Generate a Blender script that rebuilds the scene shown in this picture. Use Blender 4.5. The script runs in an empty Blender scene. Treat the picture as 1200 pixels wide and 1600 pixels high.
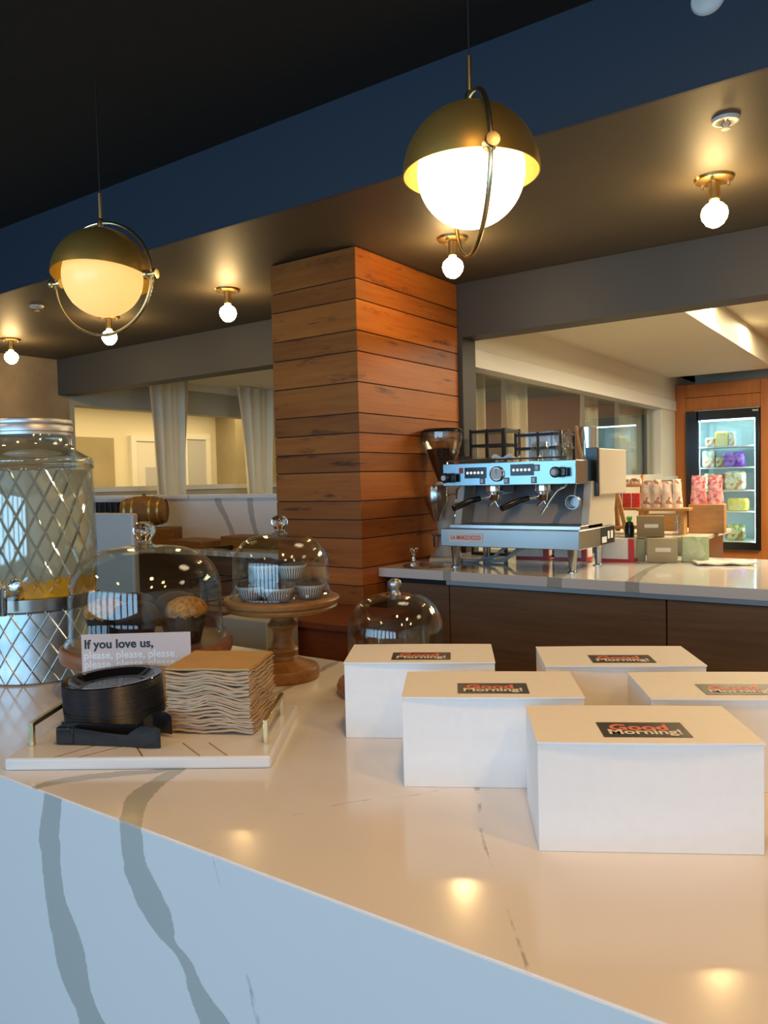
import bpy, bmesh, math, random
from mathutils import Vector, Matrix, noise
random.seed(7)
sc = bpy.context.scene
COL = sc.collection
PI = math.pi
def R(d): return math.radians(d)

# ---------------------------------------------------------------- camera, light, exposure
cam_d = bpy.data.cameras.new('camera'); cam = bpy.data.objects.new('camera', cam_d); COL.objects.link(cam)
cam_d.sensor_fit = 'HORIZONTAL'; cam_d.sensor_width = 36; cam_d.lens = 36 * 1218 / 1200; cam_d.clip_start = .02
rx, ry, rz = (.81688, -.00426, .57679), (.57635, .04556, -.81593), (-.0228, .99895, .03967)
mw = Matrix((rx, ry, rz)).to_4x4(); mw.translation = (0, 0, 1.34); cam.matrix_world = mw
sc.camera = cam
sc.view_settings.view_transform = 'Standard'; sc.view_settings.look = 'None'
sc.view_settings.gamma = 1; sc.view_settings.use_curve_mapping = False
sc.view_settings.exposure = -0.06
sc.cycles.use_denoising = True
sc.cycles.max_bounces = 10; sc.cycles.transparent_max_bounces = 24; sc.cycles.glossy_bounces = 5
sc.cycles.transmission_bounces = 8; sc.cycles.sample_clamp_indirect = 6
sc.cycles.caustics_refractive = False; sc.cycles.caustics_reflective = False
w = bpy.data.worlds.new('world'); sc.world = w; w.use_nodes = True
w.node_tree.nodes['Background'].inputs[0].default_value = (.55, .75, 1, 1)
w.node_tree.nodes['Background'].inputs[1].default_value = .6

def area(name, loc, size, power, color, rot, sy=None, spread=None):
    l = bpy.data.lights.new(name, 'AREA'); l.energy = power; l.color = color; l.size = size
    l.shape = 'RECTANGLE' if sy else 'DISK'
    if sy: l.size_y = sy
    if spread: l.spread = R(spread)
    o = bpy.data.objects.new(name, l); COL.objects.link(o); o.location = loc; o.rotation_euler = [R(a) for a in rot]
    return o
DAY = (.36, .68, 1.0)
WARM = (1.0, .66, .34)
for i in range(9):                                      # the shop front's windows behind the viewer
    area('window_daylight', (-5.1 + i * .93, -3.98, 1.45), .70, 25, DAY, (90, 0, 0), 2.2)
for x, y, e in ((-.15, .45, 12), (.75, .75, 8), (1.9, .6, 9), (1.3, -.45, 13), (-1.2, -1.1, 5), (-2.9, -.4, 10)):   # added warm fill lamps at ceiling height, out of view
    area('warm_fill_lamp', (x, y, 2.735), .16, e, (1, .57, .22), (0, 0, 0))
# lamps of the rooms beyond the openings
area('far_room_lamp', (-.2, 5.6, 2.47), 1.0, 150, (1, .84, .55), (0, 0, 0), 2.6)
for y in (5.4, 6.6): area('wall_wash_lamp', (-1.1, y, 2.485), .06, 9, (1, .8, .45), (0, -10, 0))
area('side_room_lamp', (-7.3, 6.0, 2.36), 1.6, 85, (1, .75, .36), (0, 0, 0), 4.4)
area('booth_lamp', (-4.0, 5.6, 2.3), 1.2, 26, (1, .86, .62), (0, 0, 0), 1.6)

# ---------------------------------------------------------------- materials
MATS = {}
def nt(name):
    m = bpy.data.materials.new(name); m.use_nodes = True; MATS[name] = m
    return m, m.node_tree, m.node_tree.nodes['Principled BSDF']
def setp(b, **k):
    for a, v in k.items():
        a = {'col': 'Base Color', 'rough': 'Roughness', 'metal': 'Metallic', 'spec': 'Specular IOR Level', 'trans': 'Transmission Weight', 'ior': 'IOR',
             'emc': 'Emission Color', 'ems': 'Emission Strength', 'coat': 'Coat Weight', 'coatr': 'Coat Roughness', 'sss': 'Subsurface Weight', 'sheen': 'Sheen Weight', 'alpha': 'Alpha'}[a]
        if isinstance(v, tuple) and len(v) == 3: v = (*v, 1)
        b.inputs[a].default_value = v
def P(name, col, rough=.5, var=0., scale=8., bump=0., stretch=(1, 1, 1), **k):
    """principled material with noise variation of colour and an optional bump"""
    m, t, b = nt(name); setp(b, col=col, rough=rough, **k)
    if var or bump:
        tc = t.nodes.new('ShaderNodeTexCoord'); mp = t.nodes.new('ShaderNodeMapping'); mp.inputs['Scale'].default_value = stretch
        n = t.nodes.new('ShaderNodeTexNoise'); n.inputs['Scale'].default_value = scale; n.inputs['Detail'].default_value = 6
        t.links.new(tc.outputs['Object'], mp.inputs[0]); t.links.new(mp.outputs[0], n.inputs['Vector'])
        if var:
            r = t.nodes.new('ShaderNodeValToRGB'); r.color_ramp.elements[0].position = .3; r.color_ramp.elements[1].position = .7
            r.color_ramp.elements[0].color = (*[c * (1 - var) for c in col], 1); r.color_ramp.elements[1].color = (*[min(1, c * (1 + var)) for c in col], 1)
            t.links.new(n.outputs[0], r.inputs[0]); t.links.new(r.outputs[0], b.inputs['Base Color'])
        if bump:
            bp = t.nodes.new('ShaderNodeBump'); bp.inputs['Strength'].default_value = bump; bp.inputs['Distance'].default_value = .01
            t.links.new(n.outputs[0], bp.inputs['Height']); t.links.new(bp.outputs[0], b.inputs['Normal'])
    return m
class G:
    """tiny node-graph helper"""
    def __init__(s, t): s.t = t
    def n(s, kind, **k):
        x = s.t.nodes.new(kind)
        for a, v in k.items(): setattr(x, a, v)
        return x
    def m(s, op, a, b=None, c=None, clamp=False):
        x = s.t.nodes.new('ShaderNodeMath'); x.operation = op; x.use_clamp = clamp
        for i, v in enumerate((a, b, c)):
            if v is None: continue
            if isinstance(v, (int, float)): x.inputs[i].default_value = v
            else: s.t.links.new(v, x.inputs[i])
        return x.outputs[0]
    def noise(s, vec, scale, detail=4, rough=.5):
        x = s.t.nodes.new('ShaderNodeTexNoise'); x.inputs['Scale'].default_value = scale; x.inputs['Detail'].default_value = detail; x.inputs['Roughness'].default_value = rough
        s.t.links.new(vec, x.inputs['Vector']); return x.outputs[0]
    def mp(s, vec, scale=(1, 1, 1), rot=(0, 0, 0), loc=(0, 0, 0)):
        x = s.t.nodes.new('ShaderNodeMapping'); x.inputs['Scale'].default_value = scale; x.inputs['Rotation'].default_value = rot; x.inputs['Location'].default_value = loc
        s.t.links.new(vec, x.inputs[0]); return x.outputs[0]
    def obj(s):
        return s.t.nodes.new('ShaderNodeTexCoord').outputs['Object']
    def sep(s, vec):
        x = s.t.nodes.new('ShaderNodeSeparateXYZ'); s.t.links.new(vec, x.inputs[0]); return x.outputs
    def mix(s, f, a, b):
        x = s.t.nodes.new('ShaderNodeMix'); x.data_type = 'RGBA'
        for i, v in ((0, f), (6, a), (7, b)):
            if isinstance(v, (int, float)): x.inputs[i].default_value = v
            elif isinstance(v, tuple): x.inputs[i].default_value = (*v, 1)
            else: s.t.links.new(v, x.inputs[i])
        return x.outputs[2]
    def ramp(s, v, stops):
        x = s.t.nodes.new('ShaderNodeValToRGB'); e = x.color_ramp.elements
        while len(e) < len(stops): e.new(.5)
        for i, (p, c) in enumerate(stops):
            e[i].position = p; e[i].color = (*c, 1) if isinstance(c, tuple) else (c, c, c, 1)
        s.t.links.new(v, x.inputs[0]); return x.outputs[0]
    def curve(s, v, pts):
        x = s.t.nodes.new('ShaderNodeFloatCurve'); c = x.mapping.curves[0]
        pts = sorted(pts)
        while len(c.points) < len(pts): c.points.new(.5, .5)
        for i, p in enumerate(pts): c.points[i].location = p
        x.mapping.update(); s.t.links.new(v, x.inputs[1]); return x.outputs[0]
    def link(s, a, b): s.t.links.new(a, b)
    def bump(s, h, b, strength=.5, dist=.005):
        x = s.t.nodes.new('ShaderNodeBump'); x.inputs['Strength'].default_value = strength; x.inputs['Distance'].default_value = dist
        s.t.links.new(h, x.inputs['Height']); s.t.links.new(x.outputs[0], b.inputs['Normal'])

QW = (.83, .81, .79); QV = (.46, .47, .44)
def quartz(name, axis=None, veins=(), thin=(), rough=.12, off=0., x0=-2., span=3.):
    """white quartz; the given veins run as curves X = f(axis), each (axis value, X, width)"""
    m, t, b = nt(name); g = G(t); o = g.obj(); xyz = g.sep(o)
    nz = g.m('SUBTRACT', g.noise(o, 14, 8, .7), .5); mask = None
    cloud = g.noise(o, 3, 3)
    if veins or thin:
        v = xyz['XYZ'.index(axis)]
        vn = g.m('MULTIPLY', g.m('SUBTRACT', v, off), .5)
        for pts in veins + thin:
            isthin = pts in thin
            cc = g.curve(vn, [((p[0] - off) * .5, (p[1] - x0) / span) for p in pts]); ww = g.curve(vn, [((p[0] - off) * .5, p[2] * 4) for p in pts])
            x = g.m('MULTIPLY', g.m('SUBTRACT', xyz[0], x0), 1 / span)
            d = g.m('ABSOLUTE', g.m('MULTIPLY', g.m('SUBTRACT', x, cc), span))
            d = g.m('ADD', d, g.m('MULTIPLY', nz, .03 if not isthin else .016))
            k = g.m('SUBTRACT', g.m('MULTIPLY', ww, .125), d)
            k = g.m('MULTIPLY', k, 500 if not isthin else 900, clamp=True)
            if isthin: k = g.m('MULTIPLY', k, g.m('MULTIPLY', g.m('SUBTRACT', g.noise(o, 23, 3), .45), 9, clamp=True))
            mask = k if mask is None else g.m('MAXIMUM', mask, k)
    else:
        q = g.noise(g.mp(o, (1.6, 1.6, .5), (0, .5, .3)), 1.3, 5, .55)
        mask = g.m('MULTIPLY', g.m('SUBTRACT', .022, g.m('ABSOLUTE', g.m('SUBTRACT', q, .5))), 90, clamp=True)
    vein = g.mix(cloud, QV, tuple(c * 1.12 for c in QV)); base = g.mix(cloud, QW, tuple(c * .97 for c in QW))
    g.link(g.mix(mask, base, vein), b.inputs['Base Color']); setp(b, rough=rough, spec=.5)
    return m
FRONT_VEINS = ([(0, -.70, .12), (.45, -.88, .09), (.593, -.956, .082), (.634, -.993, .074), (.685, -1.008, .08), (.743, -1.032, .062), (.797, -1.043, .051), (.843, -1.046, .053), (.893, -1.033, .052), (1, -1.03, .05)],
               [(0, -.30, .10), (.5, -.58, .09), (.69, -.70, .073), (.721, -.732, .047), (.753, -.757, .03), (.767, -.786, .036), (.786, -.805, .063), (.811, -.821, .074), (.85, -.846, .053), (.89, -.856, .046), (1, -.86, .045)],
               [(0, -1.9, .05), (.5, -1.5, .05), (.9, -1.35, .04), (1, -1.3, .04)])
FRONT_THIN = ([(0, -.4, .006), (.6, -.61, .006), (.75, -.64, .006), (.9, -.70, .003), (1, -.72, .001)],)
TOP_VEINS = ([(.5, -.80, .05), (.617, -.856, .05), (.666, -.905, .047), (.722, -.937, .034), (.797, -.963, .026), (1.0, -1.06, .02), (1.5, -1.2, .02)],
             [(.5, -1.14, .01), (.614, -1.085, .014), (.655, -1.073, .03), (.69, -1.05, .034), (.73, -1.015, .03), (.757, -.985, .026), (.79, -.965, .02), (.83, -.95, .001), (1.5, -.95, .001)])
TOP_THIN = ([(.5, -.2, .004), (.756, -.394, .006), (.845, -.46, .006), (.967, -.532, .006), (1.046, -.598, .006), (1.5, -.7, .003)],
            [(.5, -.75, .002), (.82, -.66, .004), (.90, -.59, .005), (.96, -.56, .001), (1.5, -.5, .001)])
quartz('quartz_front', 'Z', FRONT_VEINS, FRONT_THIN, .28)
quartz('quartz_top', 'Y', TOP_VEINS, TOP_THIN, .13)
quartz('quartz_plain', rough=.15)
quartz('quartz_back', 'Y', ([(2.9, -1.80, .04), (3.1, -1.77, .05), (3.6, -1.9, .05), (4.2, -2.0, .04)], [(2.9, -1.25, .06), (3.1, -1.29, .07), (3.6, -1.36, .05), (4.2, -1.5, .04)], [(2.9, -.93, .06), (3.1, -.97, .05), (3.5, -1.02, .03), (4.2, -1.0, .02)]), (), .07, 2.9)
quartz('quartz_splash', 'Z', ([(0, -3.7, .05), (.93, -3.95, .05), (1.1, -4.03, .05), (1.2, -4.1, .07), (1.3, -4.12, .05)], [(0, -3.5, .05), (.93, -3.72, .05), (1.1, -3.78, .05), (1.3, -3.80, .06)]), (), .2, 0., -5., 3.)
P('marble', (.80, .79, .76), .3, .05, 5)
def wood(name, c1, c2, dark, rough=.45, scale=1., axis='H', streak=.5, plank=False):
    m, t, b = nt(name); g = G(t); o = g.obj(); xyz = g.sep(o)
    cb = g.n('ShaderNodeCombineXYZ')
    if axis == 'H': g.link(g.m('ADD', xyz[0], xyz[1]), cb.inputs[0]); g.link(xyz[2], cb.inputs[2])
    elif axis == 'X': g.link(xyz[0], cb.inputs[0]); g.link(xyz[1], cb.inputs[1]); g.link(xyz[2], cb.inputs[2])
    else: g.link(xyz[2], cb.inputs[0]); g.link(xyz[0], cb.inputs[1]); g.link(xyz[1], cb.inputs[2])
    if plank:
        at = g.n('ShaderNodeAttribute', attribute_name='plank'); pl = at.outputs['Fac']
        g.link(g.m('MULTIPLY', pl, 37.), cb.inputs[1])
    v = cb.outputs[0]
    fine = g.noise(g.mp(v, (3 * scale, 40 * scale if axis != 'H' else 1, 60 * scale)), 1, 6, .6)
    broad = g.noise(g.mp(v, (1.6 * scale, 6 * scale if axis != 'H' else 1, 9 * scale)), 1, 4, .6)
    c = g.mix(g.ramp(g.m('ADD', g.m('MULTIPLY', fine, .45), g.m('MULTIPLY', broad, .6)), [(.35, 0.), (.7, 1.)]), c1, c2)
    st = g.noise(g.mp(v, (3.2 * scale, 12 * scale if axis != 'H' else 1, 20 * scale), loc=(3, 1, 5)), 1, 8, .68)
    c = g.mix(g.m('MULTIPLY', g.ramp(st, [(.585, 0.), (.69, 1.)]), streak), c, dark)
    if plank:
        hs = g.n('ShaderNodeHueSaturation'); g.link(c, hs.inputs['Color']); g.link(g.m('ADD', .68, g.m('MULTIPLY', pl, .62)), hs.inputs['Value'])
        hs.inputs['Saturation'].default_value = 1.0; c = hs.outputs[0]
    g.link(c, b.inputs['Base Color']); setp(b, rough=rough, spec=.35); g.bump(fine, b, .15, .002)
    return m
wood('cladding_wood', (.56, .185, .030), (.37, .095, .016), (.06, .022, .012), .42, plank=True, streak=.85)
wood('bench_wood', (.26, .075, .022), (.17, .045, .014), (.05, .02, .01), .4)
wood('walnut', (.25, .150, .080), (.125, .070, .036), (.03, .015, .01), .5, .8, streak=.3)
wood('stand_wood', (.37, .18, .055), (.20, .085, .025), (.09, .035, .015), .38, 3., 'X', .5)
wood('board_wood', (.38, .17, .09), (.24, .095, .045), (.10, .04, .02), .4, 3., 'X', .5)
wood('fridge_wood', (.56, .20, .045), (.42, .13, .028), (.25, .07, .02), .45, .8, 'V', .3)
wood('crate_wood', (.62, .33, .12), (.45, .22, .07), (.25, .1, .03), .5, 3., 'X', .4)
wood('barrel_wood', (.33, .16, .035), (.20, .09, .02), (.08, .035, .01), .5, 3., 'X', .5)
P('ceiling_black', (.020, .019, .016), .75, .1, 30, .1)
P('beam_navy', (.028, .042, .066), .6)
P('soffit_paint', (.088, .072, .050), .55)
P('header_paint', (.056, .055, .053), .55)
P('cream_paint', (.78, .72, .58), .6)
P('white_paint', (.80, .78, .72), .6)
P('sage_paint', (.42, .42, .36), .6)
P('floor_tile', (.16, .13, .10), .4, .1, 3)
P('concrete', (.33, .255, .165), .75, .42, 2.2, .25)
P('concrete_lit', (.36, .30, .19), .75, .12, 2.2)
P('door_white', (.74, .72, .68), .5)
P('brass', (.60, .40, .15), .30, .12, 5, metal=1.)
P('brass_bright', (.83, .66, .36), .25, metal=1.)
P('brass_dark', (.62, .40, .10), .40, .12, 4, metal=.82)
P('band_metal', (.42, .36, .31), .25, metal=1.)
P('steel', (.55, .55, .55), .22, metal=1.)
P('zinc', (.72, .73, .74), .42, metal=1.)
P('steel_brushed', (.46, .47, .48), .36, metal=1.)
P('steel_panel', (.36, .50, .56), .26, metal=1.)
P('steel_tray', (.50, .49, .47), .33, metal=1.)
P('chrome', (.82, .82, .82), .08, metal=1.)
P('black_plastic', (.012, .012, .013), .16)
P('black_matte', (.012, .012, .013), .55)
P('plate_black', (.018, .022, .028), .35)
P('plate_gloss', (.008, .008, .008), .07)
P('white_plastic', (.75, .73, .69), .4)
P('appliance_white', (.66, .60, .55), .4)
P('cream_enamel', (.70, .63, .52), .35)
P('red_plastic', (.6, .03, .02), .35)
P('dark_red', (.22, .03, .02), .4)
P('box_card', (.90, .88, .85), .55, .015, 60)
P('box_inside', (.55, .5, .42), .7)
P('sticker', (.022, .018, .016), .34)
P('ink_red', (.85, .18, .10), .5)
P('ink_cream', (.85, .78, .66), .5)
P('ink_dark', (.02, .02, .025), .5)
P('ink_white', (.9, .9, .88), .5)
P('ink_blue', (.05, .08, .4), .5)
P('card_pink', (.72, .58, .53), .6)
P('napkin', (.56, .40, .25), .8, .10, 40, .1)
P('napkin_top', (.55, .33, .12), .75, .05, 20, .1)
P('curtain', (.72, .68, .56), .8, sheen=.2)
P('cupcake', (.055, .022, .018), .6, .3, 60, .4)
P('muffin', (.05, .022, .015), .6, .3, 60, .4)
P('crumb', (.62, .27, .06), .6, .45, 110, .8)
m, t, b = nt('liner_white'); g = G(t); xyz = g.sep(g.obj()); th = g.m('MULTIPLY', g.m('ARCTAN2', xyz[1], xyz[0]), 32 / (2 * PI))
pl = g.m('ABSOLUTE', g.m('SUBTRACT', g.m('FRACT', g.m('ADD', th, 50)), .5)); pl = g.m('MULTIPLY', g.m('SUBTRACT', pl, .22), 9, clamp=True)
top = g.m('MULTIPLY', g.m('SUBTRACT', xyz[2], .022), 160, clamp=True)
g.link(g.mix(g.m('MAXIMUM', pl, top), (.20, .12, .10), (.80, .77, .74)), b.inputs['Base Color']); setp(b, rough=.5)
P('liner_dark', (.03, .015, .012), .5)
P('beans', (.06, .018, .01), .45, .5, 90, .6)
P('lemon', (.85, .46, .02), .35)
P('kraft', (.45, .37, .20), .6, .05, 10)
P('tea_green', (.42, .43, .26), .5, .15, 14)
P('tea_brown', (.33, .22, .07), .45, .08, 9)
P('blue_pack', (.03, .05, .42), .35, .3, 60)
P('red_pack', (.62, .05, .04), .35, .3, 60)
P('leaf', (.12, .55, .06), .5)
def pack(name, cols, sc_=26):
    m, t, b = nt(name); g = G(t); v = g.n('ShaderNodeTexVoronoi'); v.inputs['Scale'].default_value = sc_; g.link(g.obj(), v.inputs['Vector'])
    xs = g.sep(v.outputs['Color'])[0]; x = g.n('ShaderNodeValToRGB'); x.color_ramp.interpolation = 'CONSTANT'; e = x.color_ramp.elements
    while len(e) < len(cols): e.new(.5)
    for i, c in enumerate(cols): e[i].position = i / len(cols); e[i].color = (*c, 1)
    g.link(xs, x.inputs[0]); g.link(x.outputs[0], b.inputs['Base Color']); setp(b, rough=.4)
pack('food_green', [(.16, .26, .05), (.45, .55, .25), (.62, .60, .40), (.30, .10, .05), (.22, .40, .10)])
pack('food_yellow', [(.75, .62, .08), (.82, .72, .22), (.70, .72, .45), (.75, .62, .08)])
pack('food_red', [(.45, .14, .08), (.72, .66, .52), (.35, .08, .06), (.60, .38, .24)])
pack('food_white', [(.74, .78, .66), (.66, .74, .50), (.80, .82, .76), (.62, .28, .14), (.42, .55, .38)])
pack('purple', [(.22, .06, .62), (.34, .14, .75), (.16, .03, .42), (.40, .25, .80)])
pack('pink_bag', [(.85, .45, .45), (.78, .26, .30), (.88, .58, .55), (.60, .14, .22), (.85, .45, .45)], 60)
pack('snack_bag', [(.82, .72, .62), (.85, .76, .66), (.78, .62, .50), (.40, .20, .12), (.80, .55, .48)], 50)
pack('tea_lime', [(.50, .58, .30), (.55, .62, .36), (.62, .66, .44), (.45, .55, .26)], 30)
P('fridge_inner', (.70, .84, .86), .4)
P('marble_tag', (.5, .5, .52), .4)
def emis(name, col, s, base=(.8, .8, .8)):
    m, t, b = nt(name); setp(b, col=base, emc=col, ems=s, rough=.3); return m
emis('globe_bright', (1, .80, .50), 6.0)
emis('globe_soft', (1, .66, .20), .98, (.5, .4, .2))
emis('bulb', (1, .66, .27), 92.)
emis('led', (.75, .97, 1), 16.)
emis('display_lit', (.9, .92, .95), .7)
def glass(name, tint=(.97, .99, .97), ior=1.45, rough=0.):
    m, t, b = nt(name); setp(b, col=tint, rough=rough, trans=1., ior=ior); return m
glass('glass_solid', (.96, .99, .95))
def thin(name, tint=(.97, .985, .97), f0=.045, gain=1.0, rough=.01):
    """thin glass wall: passes light straight, mirrors more at grazing angles"""
    m, t, b = nt(name); t.nodes.remove(b); g = G(t)
    tr = g.n('ShaderNodeBsdfTransparent'); tr.inputs[0].default_value = (*tint, 1)
    gl = g.n('ShaderNodeBsdfGlossy'); gl.inputs['Roughness'].default_value = rough
    lw = g.n('ShaderNodeLayerWeight'); lw.inputs[0].default_value = .5
    f = g.m('ADD', f0, g.m('MULTIPLY', g.m('POWER', lw.outputs['Facing'], 5.), .8 * gain), clamp=True)
    mx = g.n('ShaderNodeMixShader'); g.link(f, mx.inputs[0]); g.link(tr.outputs[0], mx.inputs[1]); g.link(gl.outputs[0], mx.inputs[2])
    out = [n for n in t.nodes if n.type == 'OUTPUT_MATERIAL'][0]; g.link(mx.outputs[0], out.inputs[0])
    return m
thin('dome_glass', (.95, .97, .95), .065, 1.)
thin('pane_glass', (.93, .95, .93), .10, .6)
thin('cup_glass', (.90, .92, .90), .10, 1.)
thin('pack_film', (.9, .95, .95), .06)
def diamonds(g, N, H, sharp):
    xyz = g.sep(g.obj()); th = g.m('MULTIPLY', g.m('ARCTAN2', xyz[1], xyz[0]), N / (2 * PI)); v = g.m('DIVIDE', xyz[2], H)
    def ln(x):
        f = g.m('ABSOLUTE', g.m('SUBTRACT', g.m('FRACT', x), .5)); return g.m('SUBTRACT', 1, g.m('MULTIPLY', f, sharp, clamp=True))
    a = g.m('ADD', g.m('ADD', th, v), 100); c = g.m('ADD', g.m('SUBTRACT', th, v), 100)
    return g.m('MAXIMUM', ln(a), ln(c))
m, t, b = nt('galvanised'); g = G(t); d = diamonds(g, 22, .062, 17.); setp(b, metal=1., rough=.34)
nn = g.noise(g.obj(), 30, 4); g.link(g.ramp(nn, [(.35, (.56, .66, .70)), (.65, (.74, .82, .86))]), b.inputs['Base Color']); g.bump(d, b, .7, .003)
m, t, b = nt('jar_glass'); t.nodes.remove(b); g = G(t); d = diamonds(g, 22, .076, 11.)
tr = g.n('ShaderNodeBsdfTransparent'); tr.inputs[0].default_value = (.97, .985, .965, 1)
gl = g.n('ShaderNodeBsdfGlossy'); gl.inputs['Roughness'].default_value = .06; gl.inputs['Color'].default_value = (.9, .97, .95, 1)
bp = g.n('ShaderNodeBump'); bp.inputs['Strength'].default_value = 1.; bp.inputs['Distance'].default_value = .004
zz_ = g.sep(g.obj())[2]; d = g.m('MULTIPLY', d, g.m('MULTIPLY', g.m('MULTIPLY', g.m('SUBTRACT', .487, zz_), 200, clamp=True), g.m('MULTIPLY', g.m('SUBTRACT', zz_, .20), 60, clamp=True)))
g.link(d, bp.inputs['Height']); g.link(bp.outputs[0], gl.inputs['Normal'])
lw = g.n('ShaderNodeLayerWeight'); g.link(bp.outputs[0], lw.inputs['Normal'])
f = g.m('ADD', .10, g.m('MULTIPLY', g.m('POWER', lw.outputs['Facing'], 3.), .7), clamp=True)
f = g.m('MAXIMUM', f, g.m('MULTIPLY', d, .22))
mx = g.n('ShaderNodeMixShader'); g.link(f, mx.inputs[0]); g.link(tr.outputs[0], mx.inputs[1]); g.link(gl.outputs[0], mx.inputs[2])
g.link(mx.outputs[0], [n for n in t.nodes if n.type == 'OUTPUT_MATERIAL'][0].inputs[0])
m, t, b = nt('lemonade'); t.nodes.remove(b); g = G(t)          # cloudy drink
tr = g.n('ShaderNodeBsdfTransparent'); tr.inputs[0].default_value = (.85, .87, .72, 1)
df = g.n('ShaderNodeBsdfTranslucent'); df.inputs[0].default_value = (.95, .95, .86, 1)
d2 = g.n('ShaderNodeBsdfDiffuse'); d2.inputs[0].default_value = (.86, .87, .78, 1)
m1 = g.n('ShaderNodeMixShader'); m1.inputs[0].default_value = .5; g.link(df.outputs[0], m1.inputs[1]); g.link(d2.outputs[0], m1.inputs[2])
m2 = g.n('ShaderNodeMixShader'); m2.inputs[0].default_value = .82; g.link(tr.outputs[0], m2.inputs[1]); g.link(m1.outputs[0], m2.inputs[2])
g.link(m2.outputs[0], [n for n in t.nodes if n.type == 'OUTPUT_MATERIAL'][0].inputs[0])

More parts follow.
